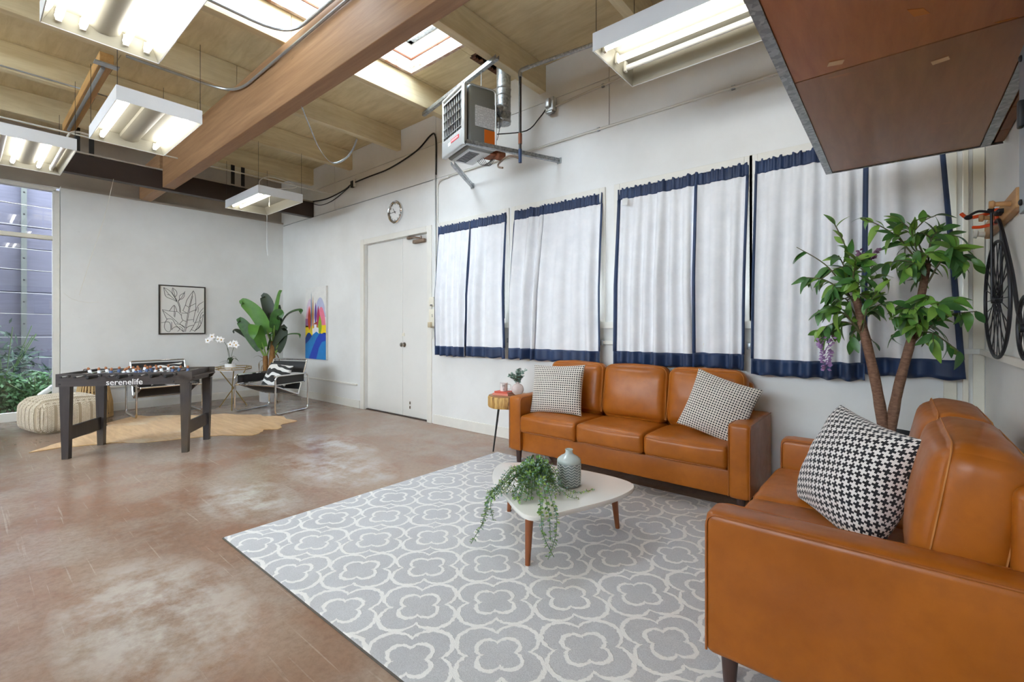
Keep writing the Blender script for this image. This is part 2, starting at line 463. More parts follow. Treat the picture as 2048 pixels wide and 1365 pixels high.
# ---------------------------------------------------------------- skirtings, rails
def trim(name, label, boxes, m=M_trim, r=.003):
    o = None
    for i, b in enumerate(boxes):
        g = G(); x0, x1, y0, y1, z0, z1 = b
        g.rbox(((x0+x1)/2, (y0+y1)/2, (z0+z1)/2), (x1-x0, y1-y0, z1-z0), r, 1)
        if o is None: o = tag(g.build(name, m, smooth=0), label, kind='structure')
        else: g.build('length', m, o, smooth=0)
    return o
trim('baseboard_back', 'white baseboard along the window wall', [(XL + .014, -6.32, YB - .014, YB, 0, .12), (-4.60, XR, YB - .014, YB, 0, .12)])
trim('baseboard_left', 'white baseboard along the end wall', [(XL, XL + .014, WY + .05, YB, 0, .12)])
trim('baseboard_right', 'white baseboard along the bicycle wall', [(XR - .014, XR, YF, YB - .015, 0, .12)])
trim('trim_1', 'thin white chair rail low on the window wall', [(XL + .02, -6.38, YB - .02, YB, .345, .37)])
trim('trim_2', 'thin white chair rail low on the end wall', [(XL, XL + .02, 1.0, YB - .02, .345, .37)])
# sill board and pipe rail that run along the windows
trim('trim_3', 'white sill board under the curtained windows', [(-4.56, .22, YB - .03, YB, 1.235, 1.295)])
t4 = trim('trim_4', 'slim white rail below the window sills', [(-4.56, XR - .02, YB - .035, YB - .012, 1.085, 1.118)])
for x in (-3.31, -2.15, -2.0, -.88, .28):
    g = G(); g.rbox((x, YB - .024, 1.10), (.025, .046, .05), .004, 1); g.build('clip', M_galv, t4)
trim('trim_5', 'slim white rail along the bicycle wall', [(XR - .03, XR - .008, 1.0, YB - .05, 1.085, 1.118)])
trim('trim_6', 'cream corner boards beside the last window', [(.215, .275, YB - .018, YB, 0, 2.6), (.30, .325, YB - .03, YB, 0, 2.7), (.345, .395, YB - .012, YB, 0, 2.7)], M_cream)

# ---------------------------------------------------------------- windows in the window wall
for i, (a, b, z0, z1) in enumerate(WIN):
    W = struct('window_%d' % (i + 1), 'recessed window with white frame hidden behind navy-edged curtains')
    y0 = YB + .09
    g = G(); fw = .045
    g.box(a, b, y0, y0 + .04, z0, z0 + fw); g.box(a, b, y0, y0 + .04, z1 - fw, z1)
    g.box(a, a + fw, y0, y0 + .04, z0 + fw, z1 - fw); g.box(b - fw, b, y0, y0 + .04, z0 + fw, z1 - fw)
    g.box((a+b)/2 - .02, (a+b)/2 + .02, y0, y0 + .04, z0 + fw, z1 - fw)
    g.build('window_frame', M_trim, W, smooth=0)
    for (p, q) in ((a + fw, (a+b)/2 - .02), ((a+b)/2 + .02, b - fw)):
        g = G(); g.box(p, q, y0 + .016, y0 + .022, z0 + fw, z1 - fw); g.build('pane', M_glass, W, smooth=0)
    cw = .055
    right = b + (cw if i != 3 else .012)
    for bx in ((a - cw, a + .004, z0 - .005, z1 + .055), (b - .004, right, z0 - .005, z1 + .055), (a + .004, b - .004, z1 - .004, z1 + .055)):
        g = G(); g.rbox(((bx[0]+bx[1])/2, YB - .006, (bx[2]+bx[3])/2), (bx[1]-bx[0], .016, bx[3]-bx[2]), .003, 1)
        g.build('casing', M_trim, W, smooth=0)
    g = G(); g.tube([(a + .01, YB + .035, z1 - .05), (b - .01, YB + .035, z1 - .05)], .008, 8); g.build('curtain_rod', M_trim, W)

# ---------------------------------------------------------------- double door
D = struct('door_1', 'white flush double door with round knob and closer')
yd = YB + .055
M_door = mat('door_paint', '#dfddd7', .42, var=.02, vscale=3, bump=.04, bscale=12)
xm = -5.33
for (a, b) in ((DOOR[0] + .004, xm - .003), (xm + .003, DOOR[1] - .004)):
    g = G(); g.rbox(((a+b)/2, yd + .02, 1.2495), (b-a, .04, 2.475), .004, 1); g.build('door_leaf', M_door, D, smooth=0)
g = G(); g.box(DOOR[0], DOOR[1], YB + .03, YB + .15, 0, .010); g.build('threshold', M_dark, D, smooth=0)
for bx in ((-6.29, -6.195, 0, 2.57), (-4.725, -4.635, 0, 2.57)):
    g = G(); g.rbox(((bx[0]+bx[1])/2, YB - .004, (bx[2]+bx[3])/2), (bx[1]-bx[0], .024, bx[3]-bx[2]), .004, 1); g.build('casing', M_trim, D, smooth=0)
g = G(); g.rbox((-5.46, YB - .004, 2.53), (1.47, .024, .08), .004, 1); g.build('casing', M_trim, D, smooth=0)
M_nick = mat('satin_nickel', '#a79f96', .25, .95)
M_brz = mat('worn_bronze', '#8a7665', .5, .3, var=.15, vscale=30)
g = G()
g.M = Matrix.Translation((-5.285, yd, 1.0)) @ Matrix.Rotation(radians(90), 4, 'X')
g.lathe([(.033, 0), (.033, .006), (.014, .01), (.013, .03), (.026, .036), (.031, .05), (.027, .062), (.0, .066)], n=20)
g.build('door_knob', M_nick, D)
g = G(); g.rbox((-5.31, yd - .003, 1.14), (.06, .006, .045), .002, 1); g.build('strike_plate', M_cream, D, smooth=0)
for k, z in enumerate((.14, .2)):
    g = G(); g.rbox((-5.16, yd - .004, z), (.022, .008, .04), .003, 1); g.build('kick_stop', M_nick, D)
g = G(); g.rbox((-4.93, yd - .03, 2.40), (.24, .05, .05), .012, 2); cl = g.build('door_closer', M_brz, D)
g = G(); g.tube([(-4.86, yd - .055, 2.43), (-4.98, yd - .075, 2.455), (-5.16, yd - .04, 2.462)], .009, 8); g.tube([(-4.86, yd - .055, 2.425), (-4.86, yd - .055, 2.46)], .012, 8)
g.build('closer_arm', M_brz, cl)
g = G(); g.rbox((-5.15, yd - .02, 2.468), (.09, .03, .03), .004, 1); g.build('arm_bracket', M_brz, cl)

# ---------------------------------------------------------------- tall storefront window in the end wall
W = struct('window_5', 'tall storefront window with cream transom bar looking onto the fence')
xw = XL - .06
g = G(); g.rbox((xw, WY - .0, 1.57), (.10, .07, 3.14), .004, 1); g.build('jamb', M_trim, W, smooth=0)
for (y) in (-1.2, -3.2, YF + .05):
    g = G(); g.rbox((xw, y, 1.57), (.10, .07, 3.14), .004, 1); g.build('mullion', M_cream, W, smooth=0)
g = G(); g.rbox((xw, (WY+YF)/2, 3.145), (.10, WY - YF, .05), .004, 1); g.build('head', M_trim, W, smooth=0)
g = G(); g.rbox((xw, (WY+YF)/2, 2.475), (.09, WY - YF - .07, .055), .004, 1); g.build('transom', M_cream, W, smooth=0)
g = G(); g.rbox((xw, (WY+YF)/2, .055), (.12, WY - YF, .11), .004, 1); g.build('curb', M_trim, W, smooth=0)
for (y0, y1) in ((-1.165, WY - .035), (-3.165, -1.235), (YF + .085, -3.235)):
    for (z0, z1) in ((.11, 2.448), (2.502, 3.12)):
        g = G(); g.box(xw - .003, xw + .003, y0, y1, z0, z1); g.build('pane', M_glass, W, smooth=0)
# ---------------------------------------------------------------- fence outside
fx = -10.45
F = thing('garden_fence', 'weathered grey horizontal board fence beyond the tall window', 'fence', (fx, 0, -.02))
k = 0; z = .10
while z < 4.1:
    g = G(); g.rbox((0, -1.2, z + .165 + .02), (.03, 7.0, .33), .004, 1); g.build('fence_board', M_fence, F, smooth=0); z += .339
g = G(); g.box(-.04, -.02, -4.7, 2.3, 0, 4.2); g.build('gap_sheet', mat('dark_gap_sheet', '#5b5a62', .9), F, smooth=0)  # added sheet that keeps bright sky out of the gaps
for y in (.64, -1.0, -2.7, 2.1):
    g = G(); g.box(.03, .10, y - .03, y + .03, 0, 4.1); po = g.build('fence_post', mat('grey_post', '#5c605d', .7, var=.1, vscale=12) if y == .64 else bpy.data.materials['grey_post'], F, smooth=0)
    for j in range(11):
        g = G(); g.M = Matrix.Translation((.10, y, .30 + j*.339)) @ Matrix.Rotation(radians(90), 4, 'Y')
        g.lathe([(.012, 0), (.012, .006), (0, .01)], n=8); g.build('bolt', M_black, po)
for j in range(9):
    g = G(); zz = .45 + j * .34 + (.02 if j % 2 else 0)
    g.tube([(.13, -4, zz - .04), (.13, -.5, zz), (.13, 2.2, zz - .05)], .0022, 5); g.build('trellis_wire', M_whitepipe, F)

# ---------------------------------------------------------------- ceiling, rafters, beams
SKYL = (-4.02, -2.98, 1.15, 3.12); FILL_SKYL = (-6.48, -5.42, -2.6, -.4); FLUE = (-3.30, -2.98, 3.32, 3.72)  # second rectangle: unseen skylight added to brighten the left side
RX = [-7.80, -6.57, -5.335, -4.10, -2.865, -1.63, -.395]
g = G()
def cell(a0, a1, b0, b1): g.box(a0, a1, b0, b1, ZC + .012, ZC + .08)
wall_cells([XL - .2, XR + .12, SKYL[0], SKYL[1], FILL_SKYL[0], FILL_SKYL[1], FLUE[0], FLUE[1]], [YF - .1, YB + .15, SKYL[2], SKYL[3], FILL_SKYL[2], FILL_SKYL[3], FLUE[2], FLUE[3]],
           [SKYL, FILL_SKYL, (FLUE[0], FLUE[1], FLUE[2], FLUE[3])], cell)
ceil = tag(g.build('ceiling', M_ply, smooth=0), 'tan plywood ceiling between exposed rafters', kind='structure')
bays = [XL - .12] + RX + [XR]
for x0, x1 in zip(bays, bays[1:]):
    for y0, y1 in ((YF, -1.4), (-1.4, 1.04), (1.04, YB)):
        pieces = [(x0, x1, y0, y1)]
        if x0 > -4.2 and x1 < -2.8 and y1 > 3:
            pieces = [(x0, SKYL[0], y0, y1), (SKYL[1], x1, y0, y1), (SKYL[0], SKYL[1], y0, SKYL[2]), (SKYL[0], FLUE[0], SKYL[3], y1), (FLUE[0], SKYL[1], SKYL[3], FLUE[2]), (FLUE[0], SKYL[1], FLUE[3], y1)]
        if x0 > -6.7 and x1 < -5.2 and y1 < 1.5:
            pieces = [(x0, FILL_SKYL[0], y0, y1), (FILL_SKYL[1], x1, y0, y1)] + ([(FILL_SKYL[0], FILL_SKYL[1], y0, FILL_SKYL[2])] if y0 < -2 else [(FILL_SKYL[0], FILL_SKYL[1], FILL_SKYL[3], y1)])
        for (a, b, c, d) in pieces:
            g = G(); q = .0025; g.box(a + q, b - q, c + q, d - q, ZC, ZC + .011); g.build('ceiling_panel', M_ply, ceil, smooth=0)
for x in RX:
    for (y0, y1) in ((YF, 1.855), (1.858, YB)):
        g = G(); g.rbox((x, (y0+y1)/2, 3.84), (.085, y1-y0, .275), .004, 1); g.build('rafter', M_raft, ceil, smooth=0)
# skylight
def skylight(label, rect):
    S = struct('skylight', label)
    a, b, c, d = rect
    for bx in ((a - .03, a + .005, c - .03, d + .03), (b - .005, b + .03, c - .03, d + .03), (a + .005, b - .005, c - .03, c + .005), (a + .005, b - .005, d - .005, d + .03)):
        g = G(); g.box(bx[0], bx[1], bx[2], bx[3], ZC - .005, 4.12); g.build('well_side', M_rust, S, smooth=0)
    for bx in ((a - .03, a, c - .03, d + .03), (b, b + .03, c - .03, d + .03), (a, b, c - .03, c), (a, b, d, d + .03)):
        g = G(); g.box(bx[0], bx[1], bx[2], bx[3], 4.13, 4.32); g.build('upper_curb', M_trim, S, smooth=0)
    for bx in ((a - .035, a + .012, c - .035, d + .035), (b - .012, b + .035, c - .035, d + .035), (a, b, c - .035, c + .012), (a, b, d - .012, d + .035)):
        g = G(); g.box(bx[0], bx[1], bx[2], bx[3], 4.117, 4.134); g.build('flashing', M_rusty, S, smooth=0)
    for bx in ((a, a + .05, c, d), (b - .05, b, c, d), (a, b, c, c + .05), (a, b, d - .05, d)):
        g = G(); g.box(bx[0], bx[1], bx[2], bx[3], 4.29, 4.315); g.build('pane_frame', M_galv, S, smooth=0)
    g = G(); g.box(a - .02, b + .02, c - .02, d + .02, 4.325, 4.335); g.build('diffuser_pane', M_diff, S, smooth=0)
skylight('rust-stained skylight well with a bright white diffuser beside the heater', SKYL)
skylight('skylight well added out of view as daylight fill', FILL_SKYL)
# torn opening round the heater flue
R_ = struct('roof_opening', 'ragged dark opening in the ceiling round the flue pipe')
M_char = mat('charred_board', '#3a2a22', .9, col2='#7a4a30', vscale=14, bump=.4, bscale=40)
a, b, c, d = FLUE
g = G()
for bx in ((a - .02, a, c, d), (b, b + .02, c, d), (a, b, c - .02, c), (a, b, d, d + .02)): g.box(*bx[:4], ZC - .004, 4.22)
g.box(a, b, c, d, 4.2, 4.22); g.build('opening_lining', M_char, R_, smooth=0)
for k in range(9):
    y = c + .02 + k * (d - c - .04) / 8; l = rnd.uniform(.02, .07)
    g = G(); g.prism([(a - .03, y - .022), (a + l, y - .012), (a + l * .6, y + .018), (a - .03, y + .02)], ZC - .008, ZC + .004); g.build('splinter', M_char, R_, smooth=0)

# glulam, dark header, timber
g = G(); g.rbox(((-7.735 + XR + .02)/2, 1.852, 3.42), (XR + .02 + 7.735, .135, .52), .006, 1)
tag(g.build('glulam_beam', M_lam, smooth=0), 'large brown glued-laminated ceiling beam', kind='structure')
g = G(); g.rbox((-8.44, 1.852, 3.44), (1.13, .135, .48), .006, 1)
tag(g.build('glulam_beam_stub', M_lam, smooth=0), 'short end of the laminated beam resting on the end wall', kind='structure')
g = G(); g.rbox((-7.80, (YF+YB)/2, 3.265), (.115, YB - YF - .01, .25), .006, 1)
db = tag(g.build('header_beam', M_dark, smooth=0), 'dark brown header beam hung below the rafters', kind='structure')
for y in (.93, 1.06, 2.66, 2.80, -1.0, -.87):
    g = G(); g.rbox((-7.745 if y > 0 else -7.745, y, 3.54), (.012, .05, .33), .002, 1); g.build('hanger_strap', M_black, db, smooth=0)
g = G(); g.rbox((-7.80, (YF+YB)/2, 3.40), (.16, YB - YF - .01, .02), .003, 1); g.build('pale_cap', M_uppl, db, smooth=0)
g = G(); g.rbox((-6.58, .845, 3.65), (2.3, .10, .10), .006, 1)
tb = tag(g.build('ceiling_timber', M_tan, smooth=0), 'short orange timber under the rafters carrying a conduit', kind='structure')
g = G(); g.rbox((-5.44, .845, 3.595), (.08, .17, .012), .002, 1); g.build('end_plate', M_steel, tb, smooth=0)
g = G(); g.tube([(-5.5, .83, 3.585), (-7.55, .83, 3.585)], .016, 10); g.build('conduit', M_steel, tb)
# ---------------------------------------------------------------- fluorescent fixtures
M_house = mat('fixture_enamel', '#d6d6d6', .35, var=.03, vscale=5)
M_refl = mat('fixture_reflector', '#a39f8e', .4)
M_tube = mat('lit_tube', '#ffffff', .4, emis=(1.0, .985, .955), estr=TUBE)
M_tubeoff = mat('dead_tube', '#e8e8e2', .3)
M_socket = mat('lamp_socket', '#d9d7cb', .5)
def fixture(x0, x1, y0, y1, label, lit, off=(), zb=3.0, cover=True):
    h = .115; t = .004; cx, cy = (x0+x1)/2, (y0+y1)/2; L = x1-x0; W_ = y1-y0
    T = thing('ceiling_light', label, 'ceiling light', (cx, cy, zb), group='hanging fluorescent troffers')
    a, b = L/2, W_/2
    g = G()
    g.box(-a, a, -b, -b + t, 0, h); g.box(-a, a, b - t, b, 0, h); g.box(-a, -a + t, -b + t, b - t, 0, h); g.box(a - t, a, -b + t, b - t, 0, h)
    g.box(-a + t, a - t, -b + t, b - t, h - t, h)
    g.build('housing', M_house, T, smooth=0)
    g = G()   # white sloping reflector pan inside
    e = .006; i = .035
    for s in (-1, 1):
        g._add([(-a+e, s*(b-e), .004), (a-e, s*(b-e), .004), (a-e, s*(b-i*1.6), h-.01), (-a+e, s*(b-i*1.6), h-.01)], [(0,1,2,3)])
        g._add([(s*(a-e), -b+e, .004), (s*(a-e), b-e, .004), (s*(a-i), b-i, h-.01), (s*(a-i), -b+i, h-.01)], [(0,1,2,3)])
    g.box(-a + e, a - e, -b + e, b - e, h - .012, h - .008)
    g.build('reflector', M_refl, T, smooth=0)
    if cover:
        g = G(); pr = [(-.075, h - .014), (-.07, h - .04), (-.03, h - .062), (.03, h - .062), (.07, h - .04), (.075, h - .014)]
        g.prism(pr, -a + .03, a - .03, 'X'); g.build('ballast_cover', M_refl, T, smooth=30)
    for y in list(lit) + list(off):
        g = G(); g.tube([(-a + .045, y, .05), (a - .045, y, .05)], .019, 12); g.build('tube', M_tube if y in lit else M_tubeoff, T)
        for s in (-1, 1):
            g = G(); g.rbox((s*(a - .034), y, .06), (.02, .03, .07), .004, 1); g.build('lamp_socket', M_socket, T)
    for sx in (-1, 1):
        for sy in (-1, 1):
            g = G(); g.tube([(sx*(a - .02), sy*(b - .01), h - .02), (sx*(a - .02), sy*(b - .01), 3.69 - zb)], .002, 5); g.build('hanger_wire', M_black, T)
    return T
fixture(-3.78, -2.62, .295, .853, 'fluorescent troffer with four lit tubes beside the laminated beam', (-.205, -.10, .10, .205))
fixture(-5.77, -4.61, .772, 1.345, 'fluorescent troffer with two outer lit tubes above the foosball table', (-.20, .20))
fixture(-7.43, -6.26, .19, .748, 'fluorescent troffer with two inner lit tubes close to the tall window', (-.10, .10), (-.2, .2))
fixture(-7.60, -6.43, 2.51, 3.10, 'fluorescent troffer hanging in the corner above the banana plant', (-.20, -.10), cover=False)
fixture(-1.49, -.33, 2.58, 3.15, 'fluorescent troffer with one dead tube above the leather seating', (-.19, -.02), (.11,), cover=False)
# the same fixtures go on over the rest of the hall, behind the camera
for k, (x, y) in enumerate(((-1.6, -.9), (-4.6, -1.6), (-7.2, -1.9), (-1.6, -3.4), (-4.6, -3.6), (-7.2, -3.9))):
    fixture(x - .58, x + .58, y - .28, y + .28, 'fluorescent troffer over the rest of the hall', (-.205, -.10, .10, .205))

# ---------------------------------------------------------------- conduits and cables
def run(name, label, cat, pts, r, m, n=8, bend=None, clips=(), group=None):
    P = arc_path(pts, bend, 6) if bend else pts
    g = G(); g.tube(P, r, n)
    o = tag(g.build(name, m), label, cat, group)
    for c in clips:
        q = G(); q.rbox(c, (.03, .02, .035), .004, 1); q.build('clip', M_galv, o)
    return o
run('conduit', 'steel conduit turning from a rafter onto the laminated beam', 'conduit', [(-3.90, -.6, 3.665), (-3.90, 1.76, 3.665), (0.3, 1.765, 3.62)], .013, M_steel, bend=.28)
run('conduit', 'steel conduit bending off the beam near the short timber', 'conduit', [(-5.27, .95, 3.66), (-5.27, 1.72, 3.66), (-4.9, 1.765, 3.57), (0.3, 1.765, 3.575)], .013, M_steel, bend=.3)
run('conduit', 'thin pale conduit crossing below the rafters to the window wall', 'conduit', [(-7.05, -.2, 3.40), (-7.05, 3.915, 3.40), (-6.55, 3.915, 3.46)], .009, M_whitepipe, bend=.25)
run('conduit', 'short bent conduit rising from the troffer near the tall window', 'conduit', [(-6.8, .73, 3.09), (-6.9, .75, 3.40), (-7.05, 1.1, 3.415)], .011, M_whitepipe, bend=.15)
run('conduit', 'thin conduit running along the rafter to the two tube troffer', 'conduit', [(-6.515, -.5, 3.725), (-6.515, .98, 3.725), (-5.8, 1.0, 3.45), (-5.72, 1.0, 3.10)], .008, M_steel, bend=.3)
run('conduit', 'long thin conduit along the joint above the windows', 'conduit', [(-4.3, YB - .012, 3.135), (-1.0, YB - .012, 3.14), (.3, YB - .012, 3.14)], .011, M_whitepipe, clips=[(-3.6, YB - .01, 3.135), (-2.2, YB - .01, 3.14), (-1.0, YB - .01, 3.14)])
run('conduit', 'thin grey line along the joint above the double door', 'conduit', [(-8.9, YB - .006, 3.15), (-4.62, YB - .006, 3.15)], .006, M_steel)
run('conduit', 'pair of vertical grey conduits between door and windows', 'conduit', [(-4.555, YB - .012, 3.70), (-4.555, YB - .012, 1.62)], .008, M_steel)
run('conduit', 'vertical conduit dropping from the wall joint beside the first window', 'conduit', [(-4.3, YB - .012, 3.12), (-4.515, YB - .012, 3.12), (-4.515, YB - .012, 1.45)], .010, M_whitepipe, bend=.15)
run('cable', 'black cable looping from the heater side down to the junction box', 'cable', spline([(-7.85, 3.90, 3.42), (-7.3, YB - .012, 3.38), (-6.75, YB - .012, 3.42), (-6.5, YB - .02, 3.47), (-6.1, YB - .012, 3.49), (-5.55, YB - .012, 3.50), (-4.95, YB - .012, 3.60), (-4.66, YB - .012, 3.73), (-4.57, YB - .012, 3.72), (-4.54, YB - .012, 3.55), (-4.545, YB - .012, 3.2)], 6), .010, M_black)
run('cable', 'second thin black cable sagging beside the junction box', 'cable', spline([(-7.82, 3.90, 3.40), (-7.5, YB - .010, 3.31), (-7.1, YB - .010, 3.32), (-6.6, YB - .01, 3.44)], 6), .006, M_black)
g = G(); g.rbox((-6.49, YB - .02, 3.46), (.07, .04, .10), .004, 1)
J = tag(g.build('junction_box', M_black), 'small dark junction box on the window wall near the corner', 'junction box')
g = G(); g.rbox((-6.43, YB - .02, 3.47), (.035, .035, .12), .004, 1); g.build('cover_plate', M_trim, J)
# pull strings
def stringy(label, pts, bead=None, m=M_cream, r=.0022):
    g = G(); g.tube(pts, r, 5); o = tag(g.build('pull_string', m), label, 'string')
    if bead is not None: q = G(); q.lathe([(.004, 0), (.008, .01), (.005, .06), (.0, .065)], (pts[-1][0], pts[-1][1], pts[-1][2] - .06), 8); q.build('pull_tip', M_cream, o)
    return o
stringy('pale string slanting from the header beam to a hook on the end wall', spline([(-7.735, 1.27, 3.15), (-8.2, 1.25, 2.72), (-8.6, 1.17, 2.2), (-8.92, 1.09, 1.70)], 5))
stringy('string hanging from the corner troffer against the end wall', [(-7.585, 3.09, 3.0), (-7.585, 3.09, 2.45), (-7.58, 3.10, 2.36)], m=M_steel)
stringy('short pull string with a wooden tip under the corner troffer', [(-6.75, 2.78, 3.12), (-6.75, 2.78, 2.99)], bead=1)
g = G(); g.tube(spline([(-8.915, .93, 1.72), (-8.915, 1.02, 1.64), (-8.915, 1.16, 1.60), (-8.915, 1.3, 1.605)], 5), .003, 5)
tag(g.build('loose_cord', M_trim), 'thin white cord stub on the end wall by the tall window', 'cord')
# bent perforated strap hanging from the beam
g = G()
P = spline([(-3.956, 1.9, 3.152), (-4.133, 2.05, 3.097), (-4.22, 2.2, 2.934), (-4.317, 2.38, 2.881), (-4.325, 2.52, 2.962), (-4.401, 2.65, 3.11), (-4.478, 2.75, 3.277)], 6)
dirw = Vector((.77, .64, 0)).normalized() * .0
for i, (p, q) in enumerate(zip(P, P[1:])):
    t = (q - p).normalized(); side = Vector((-.64, .77, 0)) * .018; nrm = t.cross(side).normalized() * .0015
    vs = [p - side - nrm, p + side - nrm, p + side + nrm, p - side + nrm, q - side - nrm, q + side - nrm, q + side + nrm, q - side + nrm]
    g._add(vs, [(0,1,5,4),(1,2,6,5),(2,3,7,6),(3,0,4,7)] + ([(0,3,2,1)] if i == 0 else []) + ([(4,5,6,7)] if i == len(P)-2 else []))
tag(g.build('hanging_strap', M_galv), 'loose galvanised strap dangling in a loop from the laminated beam', 'metal strap')

# ---------------------------------------------------------------- gas unit heater
H = thing('unit_heater', 'grey gas unit heater hung near the window wall below the skylight', 'heater', (-3.08, 2.98, 2.935), radians(-17.4))
M_hgrey = mat('heater_grey', '#8b8f8d', .4, .25, var=.04, vscale=4)
M_hsil = mat('heater_silver', '#c9cccb', .32, .4)
M_hdark = mat('heater_inside', '#3c4248', .5, .3)
w_, d_, h_ = .47, .35, .59
g = G(); g.rbox((-w_/2, d_/2 + .03, h_/2), (w_, d_ - .06, h_), .03, 3); g.build('casing', M_hgrey, H)
g = G()   # front bezel, open in the middle
g.rbox((-w_/2, .02, .085), (w_, .05, .17), .02, 3); g.rbox((-w_/2, .02, h_ - .02), (w_, .05, .04), .015, 3)
g.rbox((-.018, .02, h_/2), (.036, .05, h_), .015, 3); g.rbox((-w_ + .018, .02, h_/2), (.036, .05, h_), .015, 3)
g.build('front_bezel', M_hsil, H)
g = G(); g.box(-w_ + .03, -.03, .028, .032, .15, h_ - .03); g.build('recess', M_hdark, H, smooth=0)
for k in range(8):
    g = G(); x = -.07 - k * .048; g.rbox((x, .018, .345), (.010, .014, .36), .003, 1); g.build('heat_exchanger_fin', M_hsil, H)
for k in range(5):
    z = .19 + k * .082
    g = G(); g._add([(-w_ + .034, -.004, z), (-.034, -.004, z), (-.034, .016, z + .022 + (.03 if k == 4 else 0)), (-w_ + .034, .016, z + .022 + (.03 if k == 4 else 0)), (-w_ + .034, -.001, z - .003), (-.034, -.001, z - .003), (-.034, .019, z + .018), (-w_ + .034, .019, z + .018)],
        [(0,1,2,3),(7,6,5,4),(0,4,5,1),(3,2,6,7),(0,3,7,4),(1,5,6,2)])
    g.build('louvre', M_hsil, H, smooth=0)
g = G()   # raised rims at the edges of the label side
P = arc_path([(.003, .01, .02), (.003, .01, h_ - .008), (.003, d_ + .0, h_ - .008), (.003, d_, .008), (.003, .01, .008), (.003, .01, .03)], .03, 4)
g.tube(P, .008, 6); g.build('side_rim', M_hsil, H)
M_red = mat('red_badge', '#d24a4f', .5); M_wht = mat('white_print', '#f2f2f0', .5); M_org = mat('orange_sticker', '#e0701a', .5)
g = G(); g.rbox((-.16, -.0065, .105), (.17, .003, .034), .001, 1); bd = g.build('badge', M_red, H, smooth=0)
q = G()
for k in range(9): q.rbox((-.225 + k*.0155, -.0085, .105 + (.002 if k % 2 else -.001)), (.009, .0012, .015), .0004, 1)
q.build('badge_print', M_wht, bd, smooth=0)
g = G(); g.rbox((-.285, -.0065, .09), (.05, .003, .034), .001, 1); g.build('white_badge', M_wht, H, smooth=0)
def m_sticker():
    t = NT('printed_data_sheet'); v = t.coord('Object'); s = t.sep(v)
    ln = t.math('PINGPONG', s[2], .0065); a = t.math('GREATER_THAN', ln, .0042)
    brk = t.ramp(t.noise(t.mapping(v, scale=(1, 60, 90)), 1.0, 2, .5), [(.42, 0.0), (.46, 1.0)])
    return t.bsdf(t.mix(t.math('MULTIPLY', t.math('MULTIPLY', a, brk), .6), '#e4e7ea', '#6d737a'), .45)
M_stk = m_sticker()
g = G(); g.box(.0, .0022, .125, d_ - .012, .205, .40); g.build('data_sheet', M_stk, H, smooth=0)
g = G(); g.box(.0, .0026, .225, d_ - .012, .04, .19); g.build('warning_sticker', M_org, H, smooth=0)
g = G(); g.box(-w_ + .05, -.05, .09, d_ - .03, -.012, .004); bt = g.build('bottom_grille', M_hsil, H, smooth=0)
for k in range(10):
    g = G(); x = -w_ + .095 + k * .030; g.rbox((x, .17, -.0135), (.013, .11, .004), .0015, 1); g.build('grille_slot', M_hdark, bt, smooth=0)
g = G(); g.tube([(-.14, d_ - .02, .36), (-.14, d_ + .13, .36)], .052, 14); g.build('flue_collar', M_galv, H)
g = G(); g.rbox((-.13, d_ + .02, .02), (.16, .12, .06), .01, 2); g.rbox((-.05, d_ + .08, -.01), (.09, .08, .06), .01, 2); g.build('gas_valve', M_rusty, H)
g = G()
for k in range(5):
    g.tube(spline([(-.28 + k*.03, d_ - .05, -.01), (-.27 + k*.035, d_ - .0, -.05 - .012*k), (-.2 + k*.03, d_ + .04, -.03), (-.15, d_ + .05, .0)], 5), .0025, 5)
g.build('wires', M_black, H)
g = G(); g.tube(spline([(-.03, d_ + .0, .40), (.015, d_ + .03, .34), (.02, d_ + .03, .22), (-.01, d_ + .02, .12)], 5), .003, 5); g.build('thermostat_wire', M_black, H)
# brackets from heater to wall
def strut(label, p, q, foot):
    p, q = Vector(p), Vector(q); t = (q - p).normalized(); s = t.cross(Vector((0,0,1))).normalized()*.019; u = Vector((0,0,1))*.019
    g = G(); e = .003
    for (o1, o2, o3, o4) in ((-s-u, s-u, s-u+Vector((0,0,e)), -s-u+Vector((0,0,e))), (-s-u, -s*.85-u, -s*.85+u, -s+u), (s*.85-u, s-u, s+u, s*.85+u)):
        g._add([p+o1, p+o2, p+o3, p+o4, q+o1, q+o2, q+o3, q+o4], [(0,3,2,1),(4,5,6,7),(0,1,5,4),(1,2,6,5),(2,3,7,6),(3,0,4,7)])
    o = tag(g.build('heater_bracket', M_galv, smooth=0), label, 'bracket', 'galvanised channels that carry the heater')
    if foot:
        k = G(); k.rbox((q.x, YB - .006, q.z), (.05, .012, .06), .003, 1); k.build('wall_foot', M_galv, o, smooth=0)
    return o
strut('galvanised channel from the label side of the heater to the wall', (-3.055, 2.99, 2.955), (-2.655, 3.92, 2.945), True)
strut('galvanised channel from under the heater to the wall toward the door', (-3.46, 3.20, 2.905), (-3.895, 3.92, 2.93), True)
strut('galvanised channel spanning two rafters above the heater', (-4.16, 3.40, 3.675), (-2.76, 3.10, 3.675), False)
g = G(); g.tube([(-3.02, 3.16, 3.52), (-3.02, 3.16, 3.66)], .004, 6); tag(g.build('hanger_rod', M_steel), 'thin threaded rod from the channel to the heater top', 'rod')
# flue
FL = thing('flue_pipe', 'shiny vertical flue pipe with a tee behind the heater', 'flue pipe', (-3.062, 3.53, 3.30))
g = G(); g.tube([(0,0,0), (0,0,.78)], .072, 20); g.build('pipe', M_galv, FL)
for z in (.02, .10, .27, .34):
    g = G(); g.lathe([(.074, 0), (.077, .008), (.074, .016)], (0, 0, z), 20); g.build('seam_band', M_steel, FL)
g = G(); g.tube([(0,-.0,.16), (-.02, -.10, .1)], .056, 16); g.build('tee_branch', M_galv, FL)
